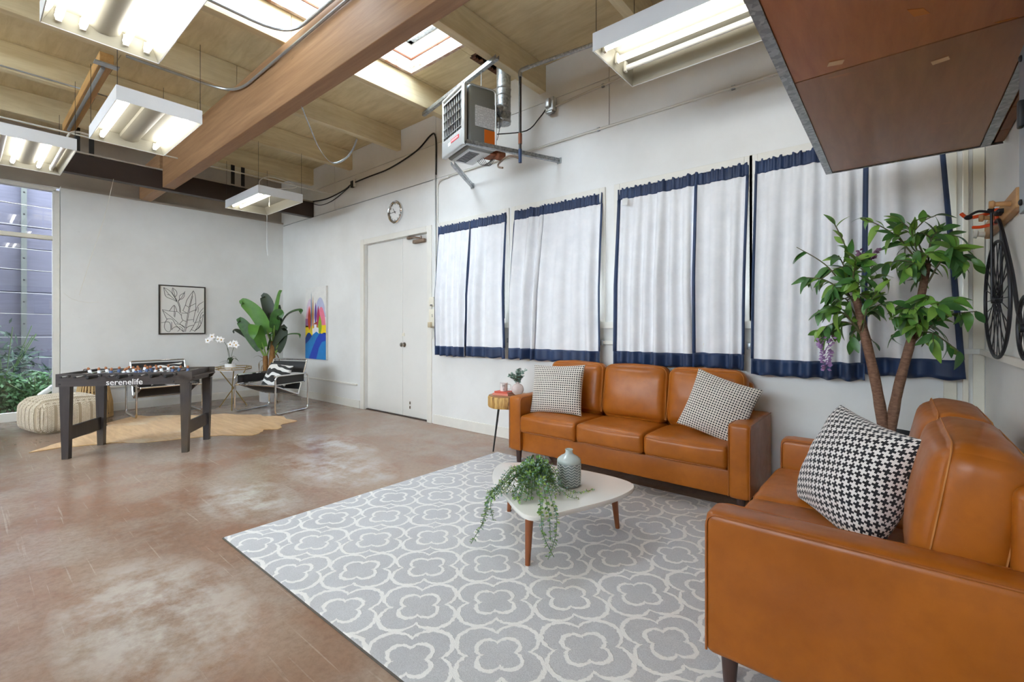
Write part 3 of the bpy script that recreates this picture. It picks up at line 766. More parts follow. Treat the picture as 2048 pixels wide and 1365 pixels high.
# gas line and disconnect
GP = thing('gas_pipe', 'dark gas pipe dropping to the heater valve beside the flue', 'pipe', (-2.775, 3.44, 2.80))
g = G(); g.tube([(0,0,.14), (0,0,.86)], .014, 10); g.build('riser', mat('iron_pipe', '#4a4744', .5, .5), GP)
g = G(); g.tube([(0,0,.20), (0,0,.30)], .019, 10); g.build('union', M_rusty, GP)
g = G(); g.tube([(0,0,.02), (0,0,.15)], .017, 10); g.build('gas_cock', mat('blue_cock', '#2b3f63', .5), GP)
g = G(); g.tube(arc_path([(0,0,.84), (0,0,.90), (.10,0,.90)], .04), .02, 10); g.build('elbow', M_steel, GP)
g = G(); g.tube([(.08,0,.90), (1.35,.12,.875)], .017, 10); g.build('galvanised_run', M_galv, GP)
g = G(); g.tube(spline([(0,0,.06), (-.09,-.06,.09), (-.16,-.12,.02), (-.10,-.2,-.05), (-.03,-.22,-.08)], 6), .009, 8); g.build('flexible_hose', M_brz, GP)
DX = thing('disconnect_switch', 'grey metal disconnect box on the wall right of the heater', 'switch box', (-2.74, YB, 3.53))
g = G(); g.rbox((0, -.03, 0), (.10, .06, .14), .008, 2); g.build('box', M_hsil, DX)
g = G(); g.rbox((-.01, -.072, .01), (.055, .035, .085), .006, 2); g.build('cover', M_hsil, DX)
g = G(); g.rbox((.0, -.04, -.08), (.08, .05, .02), .004, 1); g.build('bushing', M_steel, DX)
run('conduit', 'grey conduit from the disconnect box toward the right troffer', 'conduit', spline([(-2.69, YB - .015, 3.51), (-2.2, YB - .015, 3.54), (-1.75, YB - .015, 3.56), (-1.3, YB - .015, 3.62)], 4), .009, M_whitepipe, clips=[(-2.15, YB - .012, 3.54)])
run('cable', 'thin dark cable from heater to the disconnect box', 'cable', spline([(-3.05, 3.42, 3.16), (-2.98, 3.80, 3.30), (-2.9, YB - .012, 3.45), (-2.79, YB - .02, 3.53)], 5), .006, M_black)

# ---------------------------------------------------------------- overhead platform on the right
PZ = 2.153; PX0, PX1, PY0, PY1 = -.329, .40, -.8, 3.30
def m_panel(name, a, b):
    t = NT(name); v = t.mapping(t.coord('Object'), scale=(9, 1.2, 9)); g1 = t.noise(v, 3, 7, .65, .4)
    c = t.mix(t.ramp(g1, [(.3, 0.0), (.7, 1.0)]), a, b)
    sc = t.ramp(t.noise(t.mapping(t.coord('Object'), scale=(2, 7, 1)), 2.2, 3, .5), [(.70, 0.0), (.74, 1.0)])
    return t.bsdf(t.mix(t.math('MULTIPLY', sc, .45), c, '#c07a45'), .34, normal=t.bump(g1, .05, .002))
M_pan1 = m_panel('red_brown_hardboard', '#bd7a4a', '#a8653b'); M_pan2 = m_panel('sheen_toned_hardboard', '#a5744f', '#936344')  # far panel is browner: its gloss reflection is put into the colour
P_ = thing('overhead_platform', 'brown hardboard storage platform edged with galvanised strip above the loveseat', 'platform', (0, 0, PZ))
g = G(); g.box(PX0 + .02, PX1 - .004, PY0, PY1 - .02, .02, .16); g.build('deck', M_tan, P_, smooth=0)
STX = .315
for (a, b, c, d, m) in ((PX0 + .032, STX, PY0, 1.995, M_pan1), (PX0 + .032, STX, 2.0, PY1 - .012, M_pan2)):
    g = G(); g.rbox(((a+b)/2, (c+d)/2, .012), (b-a, d-c, .014), .002, 1); g.build('soffit_panel', m, P_, smooth=0)
M_grain = m_ply('raw_plank', '#8f5c38', '#6f4226', (10, 1, 10), 2.0, .5)
y = PY0
while y < PY1 - .02:
    e = min(y + .30, PY1 - .012); g = G(); g.rbox(((STX + .045 + PX1)/2, (y+e)/2, .014), (PX1 - STX - .049, e - y - .004, .012), .002, 1); g.build('infill_plank', M_grain, P_, smooth=0); y = e
g = G(); g.box(PX0, PX0 + .032, PY0, PY1, 0, .004); g.box(PX0, PX0 + .004, PY0, PY1, .004, .17); g.build('galvanised_edge', M_galv, P_, smooth=0)
g = G(); g.box(PX0 + .032, PX1 - .004, PY1 - .01, PY1, 0, .004); g.box(PX0 + .004, PX1 - .004, PY1 - .004, PY1, .004, .17); g.build('front_edge', M_galv, P_, smooth=0)
g = G(); g.rbox(((STX + .02), (PY0+PY1)/2, .004), (.036, PY1-PY0 - .012, .006), .002, 1); g.build('joint_strip', M_galv, P_, smooth=0)
M_sticker = mat('paper_tag', '#d8b78f', .6)
for (x, y, r) in ((-.165, 1.93, .3), (.11, 2.14, -.2)):
    g = G(); g.M = Matrix.Translation((x, y, .003)) @ Matrix.Rotation(r, 4, 'Z'); g.rbox((0, 0, 0), (.045, .028, .003), .001, 1); g.build('paper_tag', M_sticker, P_, smooth=0)

M_scr = mat('scraped_fibre', '#c9803f', .7)
for (pts_) in ([(-.02, 1.60), (.07, 1.655), (.10, 1.70), (.06, 1.69), (.0, 1.64)], [(.02, 1.74), (.055, 1.76), (.07, 1.80), (.035, 1.79)], [(.22, 1.98), (.26, 1.985), (.27, 1.99), (.23, 1.99)]):
    g = G(); g.prism(pts_, .0035, .0055); g.build('scrape', M_scr, P_, smooth=0)
run('wire_loop', 'pale wire loop standing on top of the corner troffer', 'wire', spline([(-6.62, 2.62, 3.10), (-6.62, 2.60, 3.22), (-6.60, 2.72, 3.30), (-6.55, 2.98, 3.27), (-6.52, 3.05, 3.22), (-6.55, 2.85, 3.16), (-6.58, 2.70, 3.125)], 5), .006, M_whitepipe)
# ---------------------------------------------------------------- curtains
def m_cloth(name, a, b, rough=.85, sheen=.2):
    t = NT(name); v = t.coord('Object'); f = t.noise(v, 7, 5, .6)
    wv = t.noise(t.mapping(v, scale=(220, 60, 220)), 1.0, 2, .5)
    return t.bsdf(t.mix(t.ramp(f, [(.35, 0.0), (.7, 1.0)]), a, b), rough, normal=t.bump(wv, .12, .002), sheen=sheen)
M_cloth = m_cloth('white_curtain_cloth', '#ededef', '#e2e3e6'); M_navy = m_cloth('navy_curtain_band', '#22395f', '#182a4b', .5, .1)
def curtain(label, xt0, xt1, xb0, xb1, zb, seed, left_band, right_band, ztop=2.505):
    rr = random.Random(seed)
    ph = [rr.uniform(0, 6.28) for _ in range(6)]; wd = xt1 - xt0
    n1 = max(2, round(wd / .15)); n2 = n1 * 2 + 1; fl = rr.uniform(.2, .8)
    T = thing('curtain', label, 'curtain', ((xt0 + xt1)/2, YB - .06, zb), group='navy-edged white curtains')
    o = T.location
    def surf(u, v, off=0.0):
        # v: 0 top .. 1 hem
        x = (xt0 + (xt1 - xt0)*u)*(1-v) + (xb0 + (xb1 - xb0)*u)*v
        z = ztop + (zb - ztop)*v
        # hangs inside the recess at the top, passes in front of the sill board lower down
        yc = YB - .012 - .062 * min(1, v/.55) - .012 * v
        amp = .014 + .040 * min(1, v/.5)
        uu = u + .03*sin(5*u + ph[3])*v
        wv = (sin(2*pi*n1*(uu + .12*sin(3*uu + ph[2])) + ph[0]) * .65 + sin(2*pi*n2*uu*.31 + ph[1]) * .35)
        wv = math.copysign(abs(wv) ** .8, wv)
        wv *= .35 + .65 * min(1, abs(u - fl) / .35)
        env = min(1, u/.05) * min(1, (1-u)/.05)
        y = yc + amp * wv * (.4 + .6*env)
        if v < .07:  # gathers on the rod
            k = 1 - v/.07
            y += .010 * sin(2*pi*n1*3.3*u + ph[2]) * (.4 + k*.6) ; z += .006*sin(2*pi*n1*2.1*u + ph[4]) * k
        if v > .9: z += .006 * sin(2*pi*n1*u + ph[0]) * (v - .9)/.1
        p = mnoise.noise(Vector((u*6 + seed, v*5, seed))) * .006 * v
        return (x - o.x, y + p + off - o.y, z - o.z)
    hz = ztop - zb; vt = .085/hz; vb = 1 - .115/hz; ub = .015/wd
    nu = n1 * 14
    g = G(); g.grid(lambda u, v: surf(u, v), nu, 34, (0, .003, 0)); g.build('cloth', M_cloth, T, smooth=180)
    def band(name, u0, u1, v0, v1, n, m):
        g = G(); g.grid(lambda u, v: surf(u0 + (u1-u0)*u, v0 + (v1-v0)*v, -.0035), n, m, (0, .002, 0)); g.build(name, M_navy, T, smooth=180)
    band('top_band', 0, 1, -.012, vt, nu, 8)
    band('hem_band', 0, 1, vb, 1.002, nu, 5)
    if left_band: band('edge_band', -.004, ub*left_band, vt, vb, 2, 30)
    if right_band: band('edge_band', 1 - ub*right_band, 1.004, vt, vb, 2, 30)
    return T
curtain('left white curtain of the window beside the double door', -4.485, -3.93, -4.46, -3.94, .895, 1, 1.0, 0)
curtain('right white curtain of the window beside the double door', -3.94, -3.35, -3.955, -3.295, .905, 2, 1.4, 1.0)
curtain('left narrow white curtain of the second window from the door', -3.24, -2.83, -3.27, -2.90, .905, 3, 1.2, 0)
curtain('right white curtain of the second window from the door', -2.84, -2.15, -2.905, -2.135, .905, 4, .6, 1.2)
cw = curtain('wide white curtain with a paper care tag above the sofa', -1.99, -1.28, -2.0, -1.265, .915, 5, 1.6, 1.0)
curtain('narrow white curtain above the sofa near the ficus window', -1.295, -.885, -1.285, -.90, .925, 6, 1.6, 1.2)
curtain('left white curtain behind the ficus tree', -.84, -.155, -.855, -.17, .893, 7, 1.0, 1.7)
curtain('right white curtain behind the ficus tree', -.17, .21, -.18, .31, .935, 8, 1.2, 1.6)
g = G(); g.rbox((-.255, -.022, 1.465), (.05, .003, .06), .001, 1); g.build('care_tag', mat('paper_white', '#d9d9d6', .6), cw, smooth=0)
# ---------------------------------------------------------------- leather seating
def m_leather():
    t = NT('tan_leather'); v = t.coord('Object')
    a = t.noise(v, 2.4, 6, .6); b = t.noise(v, 13, 5, .65); c3 = t.noise(v, 240, 3, .6)
    c = t.mix(t.ramp(a, [(.32, 0.0), (.70, 1.0)]), '#b1661f', '#945114')
    c = t.mix(t.math('MULTIPLY', t.ramp(b, [(.45, 0.0), (.75, 1.0)]), .35), c, '#824413')
    h = t.math('ADD', t.math('MULTIPLY', c3, .10), t.math('MULTIPLY', t.noise(v, 6, 1, .4), .8))
    return t.bsdf(c, t.ramp(b, [(.3, .285), (.75, .38)]), normal=t.bump(h, .12, .008), spec=.35)
M_lea = m_leather(); M_thread = mat('leather_piping', '#9a5722', .4); M_stitch = mat('stitching', '#b9793c', .6)
M_leg = mat('dark_stained_leg', '#45302a', .4, var=.15, vscale=9, stretch=(6, 6, 1))
def leg(T, x, y, h, r0=.02, r1=.03):
    g = G(); g.lathe([(r0, 0), (r1, h)], (x, y, 0), 14); g.build('leg', M_leg, T)
def sofa(name, label, length, depth, nseat, loc, rotz, back_h=.83):
    """local: +x along the seat, front at y=0, back at y=depth"""
    T = thing(name, label, 'sofa' if nseat == 3 else 'loveseat', loc, rotz)
    aw = .135; zb = .125; zs = .30; L = length
    for s in (0, 1):
        x = aw/2 if s == 0 else L - aw/2
        g = G(); g.rbox((x, depth/2, (zb + .615)/2), (aw, depth, .615 - zb), .028, 3, 3, (.0, .0, .004))
        A = g.build('arm', M_lea, T, smooth=60)
        for sx in (-1, 1):
            xx = x + sx * (aw/2 - .004); q = G()
            P = arc_path([(xx, .006, zb + .012), (xx, .006, .608), (xx, depth - .012, .608)], .045, 5)
            q.tube(P, .0042, 6); q.build('piping', M_thread, A)
        q = G(); xo = (x - aw/2 + .001) if s == 0 else (x + aw/2 - .001)
    g = G(); g.rbox((L/2, depth/2 + .012, (zb + zs)/2), (L - 2*aw + .01, depth - .045, zs - zb), .012, 2); g.build('base', M_lea, T, smooth=60)
    g = G(); g.rbox((L/2, depth - .045, (zb + back_h)/2), (L - 2*aw + .05, .09, back_h - zb), .03, 3, 4, (0, .008, .01)); g.build('back_frame', M_lea, T, smooth=60)
    iw = (L - 2*aw) / nseat; bd = .20 if depth < .75 else .24
    for k in range(nseat):
        cx = aw + iw * (k + .5)
        g = G(); sd = depth - .12; g.rbox((cx, sd/2 - .014, (zs + .452)/2 + .004), (iw - .006, sd, .452 - zs), .03, 4, 8, (.004, .012, .026), .0035, k + L); S_ = g.build('seat_cushion', M_lea, T, smooth=180)
        for zz in (zs + .012, .440):
            q = G(); q.tube(arc_path([(cx - iw/2 + .012, .10, zz), (cx - iw/2 + .012, -.012 - .0, zz), (cx + iw/2 - .012, -.012, zz), (cx + iw/2 - .012, .10, zz)], .03, 4), .003, 6); q.build('seam', M_thread, S_)
        g = G(); hb = .46
        g.M = Matrix.Translation((cx, depth - .09 - bd/2 + .012, .455)) @ Matrix.Rotation(radians(-9), 4, 'X')
        g.rbox((0, 0, hb/2), (iw - .004, bd * .86, hb), .07, 5, 8, (.006, .032, .018), .006, k * 3 + L); B = g.build('back_cushion', M_lea, T, smooth=180)
        q = G(); q.M = g.M
        for yy in (-bd*.43 + .028, bd*.43 - .028):
            P = arc_path([(-iw/2 + .004, yy, .03), (-iw/2 + .016, yy, hb - .012), (iw/2 - .016, yy, hb - .012), (iw/2 - .004, yy, .03)], .06, 6)
            P = [Vector((p.x, p.y, p.z + .016 * max(0, 1 - (2*p.x/iw)**2) * (1 if p.z > hb*.8 else 0))) for p in P]
            q.tube(P, .0024, 6)
        q.build('seam', M_stitch, B)
    for x in (.07, L - .07):
        for y in (.065, depth - .07): leg(T, x, y, zb + .01)
    return T
SOFA = sofa('sofa', 'three-seat tan leather sofa under the curtained windows', 2.02, .655, 3, (-2.745, 3.235, 0), 0)
LOVE = sofa('loveseat', 'two-seat tan leather loveseat standing against the bicycle wall', 1.47, .835, 2, (-.515, 3.12, 0), radians(-90))

# ---------------------------------------------------------------- cushions
def pillow_mesh(w_, h_, t_, mats, seed=0, nu=34, name='pillow'):
    vs = []; fs = []; uvs = []
    def pt(u, v, s):
        c = max(0, (1 - u*u)) * max(0, (1 - v*v)); th = t_/2 * c ** .42
        x = w_/2 * u * (1 - .07 * (1 - v*v) * abs(u) ** 2); z = h_/2 * v * (1 - .07 * (1 - u*u) * abs(v) ** 2)
        n = mnoise.noise(Vector((u*2.2 + seed, v*2.2, seed))) * .05 * t_ * (c ** .3)
        n2 = mnoise.noise(Vector((u*5 + seed, v*4 + 9, seed))) * .02 * t_ * (c ** .3)
        return (x, s * (th + n + n2), z)
    for s in (-1, 1):
        o = len(vs)
        for j in range(nu+1):
            for i in range(nu+1):
                u = sin(pi/2 * (-1 + 2*i/nu)); v = sin(pi/2 * (-1 + 2*j/nu))
                vs.append(pt(u, v, s)); uvs.append(None)
        # texture coordinates follow the cloth, so that the weave keeps its size round the edges
        V = lambda i, j: Vector(vs[o + j*(nu+1) + i]); c_ = nu//2
        for j in range(nu+1):
            for i in range(nu+1):
                a_ = sum((V(q+1, j) - V(q, j)).length for q in range(min(i, c_), max(i, c_))) * (1 if i >= c_ else -1)
                b_ = sum((V(i, q+1) - V(i, q)).length for q in range(min(j, c_), max(j, c_))) * (1 if j >= c_ else -1)
                uvs[o + j*(nu+1) + i] = (a_/w_ + .5, b_/w_ + .5)
        for j in range(nu):
            for i in range(nu):
                q = (o+j*(nu+1)+i, o+j*(nu+1)+i+1, o+(j+1)*(nu+1)+i+1, o+(j+1)*(nu+1)+i)
                fs.append(q if s < 0 else tuple(reversed(q)))
    me = bpy.data.meshes.new(name); me.from_pydata(vs, [], fs)
    uvl = me.uv_layers.new(name='UVMap')
    for p in me.polygons:
        p.use_smooth = True
        for li in p.loop_indices: uvl.data[li].uv = uvs[me.loops[li].vertex_index]
    h = len(fs)//2
    for m in (mats if isinstance(mats, (list, tuple)) else [mats]): me.materials.append(m)
    if isinstance(mats, (list, tuple)) and len(mats) > 1:
        for i, p in enumerate(me.polygons): p.material_index = 0 if i < h else 1
    bm = bmesh.new(); bm.from_mesh(me); bmesh.ops.remove_doubles(bm, verts=bm.verts, dist=1e-5); bm.to_mesh(me); bm.free()
    return me
def m_weave():
    t = NT('woven_black_white'); uv = t.sep(t.coord('UV')); N = 26
    fx = t.math('MULTIPLY', uv[0], N); fy = t.math('MULTIPLY', uv[1], N)
    row = t.math('FLOOR', fy)
    ax = t.math('FRACT', t.math('ADD', fx, t.math('MULTIPLY', t.math('MODULO', row, 2.0), .0))); ay = t.math('FRACT', fy)
    jt = t.noise(t.coord('UV'), 40, 2, .5)
    dx = t.math('ABSOLUTE', t.math('SUBTRACT', ax, t.math('MULTIPLY_ADD', jt, .2, .4))); dy = t.math('ABSOLUTE', t.math('SUBTRACT', ay, .5))
    inx = t.math('LESS_THAN', dx, .30); iny = t.math('LESS_THAN', dy, .27)
    k = t.math('MULTIPLY', inx, iny)
    hgt = t.math('ADD', t.math('MULTIPLY', k, -.6), t.math('MULTIPLY', t.noise(t.coord('UV'), 160, 2, .6), .4))
    return t.bsdf(t.mix(k, '#dcd4c8', '#1f1f24'), .9, normal=t.bump(hgt, .5, .006), sheen=.2)
def m_plus():
    t = NT('plus_houndstooth'); uv = t.sep(t.coord('UV')); N = 55
    i = t.math('FLOOR', t.math('MULTIPLY', uv[0], N)); j = t.math('FLOOR', t.math('MULTIPLY', uv[1], N))
    m5 = t.math('FLOORED_MODULO', t.math('ADD', i, t.math('MULTIPLY', j, 2.0)), 5.0)
    eq = lambda q: t.math('COMPARE', m5, float(q), .25)
    ci = t.math('SUBTRACT', i, t.math('SUBTRACT', eq(1), eq(4))); cj = t.math('SUBTRACT', j, t.math('SUBTRACT', eq(2), eq(3)))
    k = t.math('GREATER_THAN', t.math('FLOORED_MODULO', t.math('ROUND', t.math('DIVIDE', t.math('ADD', t.math('MULTIPLY', ci, 3.0), cj), 5.0)), 2.0), .5)
    return t.bsdf(t.mix(k, '#e4e0dc', '#1b1b21'), .9, normal=t.bump(t.noise(t.coord('UV'), 220, 2, .6), .3, .004), sheen=.2)
M_weave = m_weave(); M_plus = m_plus(); M_linen = mat('linen_back', '#d8d0c4', .9, bump=.2, bscale=200)
def place_pillow(label, me, loc, yaw, lean, roll, group=None):
    o = link('throw_pillow', me); o.rotation_mode = 'XYZ'
    o.matrix_basis = Matrix.Translation(loc) @ Matrix.Rotation(yaw, 4, 'Z') @ Matrix.Rotation(lean, 4, 'X') @ Matrix.Rotation(roll, 4, 'Y')
    return tag(o, label, 'pillow', group)
place_pillow('black and white woven pillow against the sofa arm near the log side table', pillow_mesh(.52, .45, .15, [M_weave, M_linen], 1.3), (-2.37, 3.47, .685), radians(6), radians(-14), radians(-2))
place_pillow('black and white woven pillow tilted against the sofa arm near the ficus', pillow_mesh(.45, .44, .15, [M_weave, M_linen], 4.1), (-.985, 3.47, .675), radians(4), radians(-16), radians(17))
place_pillow('black and white plus-patterned pillow on the loveseat', pillow_mesh(.47, .46, .25, [M_plus, M_plus], 8.2), (-.135, 2.29, .665), radians(-52), radians(-20), radians(6))
# ---------------------------------------------------------------- patterned rug
def m_rug():
    t = NT('trellis_rug'); co = t.coord('Object')
    wob = t.noise(co, 55, 2, .5); wob2 = t.noise(t.mapping(co, loc=(7, 3, 0)), 55, 2, .5)
    s = t.sep(co)
    x = t.math('ADD', s[0], t.math('MULTIPLY_ADD', wob, .02, -.01)); y = t.math('ADD', s[1], t.math('MULTIPLY_ADD', wob2, .02, -.01))
    PXx, PYy = .4725, .478
    def fam(ox, oy):
        fx = t.math('ABSOLUTE', t.math('MULTIPLY', t.math('SUBTRACT', t.math('FRACT', t.math('ADD', t.math('DIVIDE', t.math('SUBTRACT', x, ox), PXx), 20.5)), .5), PXx))
        fy = t.math('ABSOLUTE', t.math('MULTIPLY', t.math('SUBTRACT', t.math('FRACT', t.math('ADD', t.math('DIVIDE', t.math('SUBTRACT', y, oy), PYy), 20.5)), .5), PYy))
        x2 = t.math('POWER', fx, 2.0); y2 = t.math('POWER', fy, 2.0); r2 = t.math('ADD', t.math('ADD', x2, y2), 1e-6)
        rad = t.math('SQRT', r2); lobe = t.math('POWER', t.math('ABSOLUTE', t.math('DIVIDE', t.math('SUBTRACT', x2, y2), r2)), .8)
        def sd(r0, r1): return t.math('ABSOLUTE', t.math('SUBTRACT', rad, t.math('MULTIPLY_ADD', lobe, r1, r0)))
        return t.math('MINIMUM', sd(.120, .072), sd(.064, .036)), t.math('ADD', fx, fy)
    # keep each contour only in the cell whose centre is nearest
    a, ra = fam(-1.16, 1.31); b, rb = fam(-1.16 + PXx/2, 1.31 + PYy/2)
    near = t.math('LESS_THAN', ra, rb)
    d = t.math('ADD', t.math('MULTIPLY', near, a), t.math('MULTIPLY', t.math('SUBTRACT', 1.0, near), b))
    line = t.ramp(d, [(.0080, 1.0), (.0112, 0.0)])
    pile = t.noise(co, 260, 3, .7); patch = t.noise(co, 3.0, 4, .6)
    grey = t.mix(t.ramp(patch, [(.35, 0.0), (.7, 1.0)]), '#cccccd', '#bfbfc0')
    grey = t.mix(t.math('MULTIPLY', t.ramp(pile, [(.35, 1.0), (.60, 0.0)]), .40), grey, '#88868a')
    c = t.mix(line, grey, '#eceae6')
    return t.bsdf(c, .95, normal=t.bump(t.math('ADD', t.math('MULTIPLY', pile, .7), t.math('MULTIPLY', line, .4)), .6, .006), sheen=.3)
g = G(); g.rbox((-1.515, 2.21, .005), (3.07, 2.42, .010), .006, 2, 1)
RUG = tag(g.build('area_rug', m_rug()), 'grey rug with white trellis pattern under the coffee table', 'rug')
g = G(); g.rbox((-1.515, 2.21, .0025), (3.085, 2.435, .005), .002, 1); g.build('dark_backing', mat('rug_backing', '#5a544d', .9), RUG)

# ---------------------------------------------------------------- coffee table
CT = thing('coffee_table', 'white rounded-triangle coffee table with three tapered wooden legs', 'coffee table', (-1.60, 2.285, .010))
edge = [(-1.425, 1.835), (-1.30, 2.05), (-1.195, 2.40), (-1.25, 2.63), (-1.62, 2.655), (-2.0, 2.53), (-2.12, 2.40), (-1.97, 2.16), (-1.70, 1.975)]
edge = [(x + 1.60, y - 2.285, 0) for x, y in edge]
sm = spline(edge[-2:] + edge + edge[:2], 8)[16:16 + 72]
out = [(p.x, p.y) for p in sm]
M_lacq = mat('white_lacquer', '#e6e3dc', .09, coat=.3); M_teak = mat('teak_leg', '#8d4f2a', .35, var=.12, vscale=6, stretch=(8, 8, 1))
g = G()
cx = sum(p[0] for p in out)/len(out); cy = sum(p[1] for p in out)/len(out)
rings = [(.955, .262), (.99, .264), (1.0, .272), (1.0, .284), (.992, .289), (.97, .290)]
vs = []; n = len(out)
for (s, z) in rings: vs += [(cx + (p[0]-cx)*s, cy + (p[1]-cy)*s, z) for p in out]
fs = [(i*n+k, i*n+(k+1) % n, (i+1)*n+(k+1) % n, (i+1)*n+k) for i in range(len(rings)-1) for k in range(n)]
fs += [tuple(reversed(range(n))), tuple((len(rings)-1)*n+k for k in range(n))]
g._add(vs, fs); g.build('table_top', M_lacq, CT, smooth=35)
for (fx_, fy_) in ((-1.478, 1.894), (-1.327, 2.60), (-2.007, 2.369)):
    f = Vector((fx_ + 1.60, fy_ - 2.285, 0)); tp = Vector((f.x*.93, f.y*.93, .262))
    g = G(); g.tube([f, f.lerp(tp, .5), tp], [.0135, .0185, .0235], 16); lg = g.build('leg', M_teak, CT)
    q = G(); q.tube([tp - Vector((0,0,.012)), tp + Vector((0,0,.001))], .032, 16); q.build('mount_plate', M_lacq, lg)
# vase with chevron relief
VS = thing('ceramic_vase', 'pale grey-green bottle vase with raised chevron bands on the coffee table', 'vase', (-1.515, 2.345, .3005))
M_glaze = mat('celadon_glaze', '#b9c4c0', .15, coat=.4, var=.06, vscale=20); M_grv = mat('grey_glaze', '#7f8a8a', .35); M_ridge = mat('pale_ridge', '#ced4d0', .3)
g = G(); g.lathe([(.060, 0), (.068, .004), (.069, .13), (.067, .137)], n=40); g.build('body', M_grv, VS)
g = G(); g.lathe([(.067, .134), (.0715, .140), (.071, .152), (.066, .163), (.048, .176), (.028, .187), (.0215, .196), (.0215, .208), (.0245, .2135), (.0225, .216), (.018, .215), (.0175, .195), (.0, .19)], n=40); g.build('shoulder', M_glaze, VS)
for k in range(8):
    P = []
    for i in range(84):
        a = 2*pi*i/84; zz = .012 + k*.0155 + .012*abs(((i % 7)/7)*2 - 1)
        P.append((.0695*cos(a), .0695*sin(a), zz))
    g = G(); g.tube(P, .0026, 5, closed=True); g.build('chevron_ridge', M_ridge, VS)
# trailing plant
TP = thing('trailing_plant', 'trailing string-of-leaves plant spilling over the coffee table edge', 'potted plant', (-1.60, 2.14, .3005))
M_pot = mat('grey_white_pot', '#c8c6c4', .5, var=.05, vscale=18)
g = G(); g.lathe([(.045, 0), (.062, .01), (.070, .06), (.066, .10), (.060, .10), (.058, .085), (.0, .08)], n=24); g.build('pot', M_pot, TP)
M_lf = []
for nm, a, b in (('trail_leaf_green', '#7fa856', '#5d8a3f'), ('trail_leaf_blue', '#a3beb0', '#7a9a8c'), ('trail_leaf_lime', '#a9c468', '#86a850')): M_lf.append(mat(nm, a, .5, col2=b, vscale=60))
M_vine = mat('vine_stem', '#4f6a3a', .6)
rr = random.Random(11)
def vine(pts, step, size, g, gs):
    P = spline(pts, 10); gs.tube(P, .0016, 4)
    acc = 0; side = 1
    for p, q in zip(P, P[1:]):
        acc += (q-p).length
        if acc < step: continue
        acc = 0; t = (q-p).normalized()
        for sgn in (1, -1):
            ax = t.orthogonal().normalized(); ax.rotate(Matrix.Rotation(rr.uniform(0, 6.28), 3, t)); ax *= sgn
            d = (ax + t*rr.uniform(.0, .6)).normalized(); sz = size*rr.uniform(.75, 1.25); wv = d.cross(t).normalized()*sz*.42; nn = d.cross(wv).normalized()*sz*.12
            c = p + d*sz*.5
            g.mi = rr.choice([0, 0, 1, 1, 2])
            g._add([p, c - wv*1.0 + nn, p + d*sz, c + wv*1.0 + nn, c - nn*.6], [(0,1,4),(1,2,4),(2,3,4),(3,0,4)])
g, gs = G(), G()
O = Vector((0, 0, .10))
tips = []
# dense crown
for k in range(64):
    a = rr.uniform(0, 6.28); r = rr.uniform(.05, .15); h = rr.uniform(.02, .085)
    e = Vector((r*cos(a), r*sin(a), .10 - rr.uniform(.02, .07))); m = Vector((r*.55*cos(a), r*.55*sin(a), .10 + h))
    vine([O + Vector((cos(a), sin(a), 0))*.02, m, e], .0072, .020, g, gs)
# runners lying on the top toward camera, left and right
toc = Vector((.6415, -.7671, 0)); rgt = Vector((.7671, .6415, 0))
for k in range(30):
    dx = rr.uniform(-.30, .20); dy = rr.uniform(.04, .26) * (1 - abs(dx)); e = rgt*dx + toc*dy
    e = Vector((e.x, e.y, .018)); m = e*.5; m.z = .12 + rr.uniform(0, .03)
    vine([O, m, Vector((e.x*.85, e.y*.85, .035)), e], .0075, .018, g, gs)
vine([O, rgt*.08 + toc*.06 + Vector((0,0,.09)), rgt*.2 + toc*.05 + Vector((0,0,.012)), rgt*.33 + toc*.0 + Vector((0,0,.010))], .008, .015, g, gs)
vine([O, rgt*.07 + toc*.10 + Vector((0,0,.09)), rgt*.17 + toc*.12 + Vector((0,0,.012)), rgt*.22 + toc*.13 + Vector((0,0,.010))], .008, .015, g, gs)
# long strands over the edge
for (dx, dy, dz, sway) in ((-.255, .06, -.28, -.09), (-.26, .05, -.20, -.03), (.0, .345, -.20, .06), (.075, .33, -.22, -.05), (.04, .34, -.12, .0), (-.24, .08, -.14, .02)):
    e1 = rgt*dx + toc*dy; top = Vector((e1.x, e1.y, .02)); down = top + Vector((0, 0, dz*.55)) + rgt*sway*.2; end = top + Vector((0, 0, dz)) + rgt*sway + toc*.03
    vine([O, e1*.5 + Vector((0, 0, .10)), e1*.93 + Vector((0, 0, .022)), e1*1.06 + Vector((0,0,.0)), down + e1.normalized()*.03, end + e1.normalized()*.03], .0078, .020, g, gs)
tag(g.build('leaves', M_lf, TP, smooth=0, recalc=False), kind='stuff'); gs.build('vines', M_vine, TP)
# small card holder half hidden behind the plant
g = G(); g.rbox((-1.77, 2.23, .3125), (.10, .06, .024), .003, 1)
BK = tag(g.build('small_box', mat('walnut_box', '#6f4630', .5), smooth=0), 'little brown box half hidden behind the trailing plant', 'box')
g = G(); g.rbox((-1.77, 2.199, .3125), (.084, .002, .014), .0005, 1); g.build('pale_edge', M_lacq, BK, smooth=0)

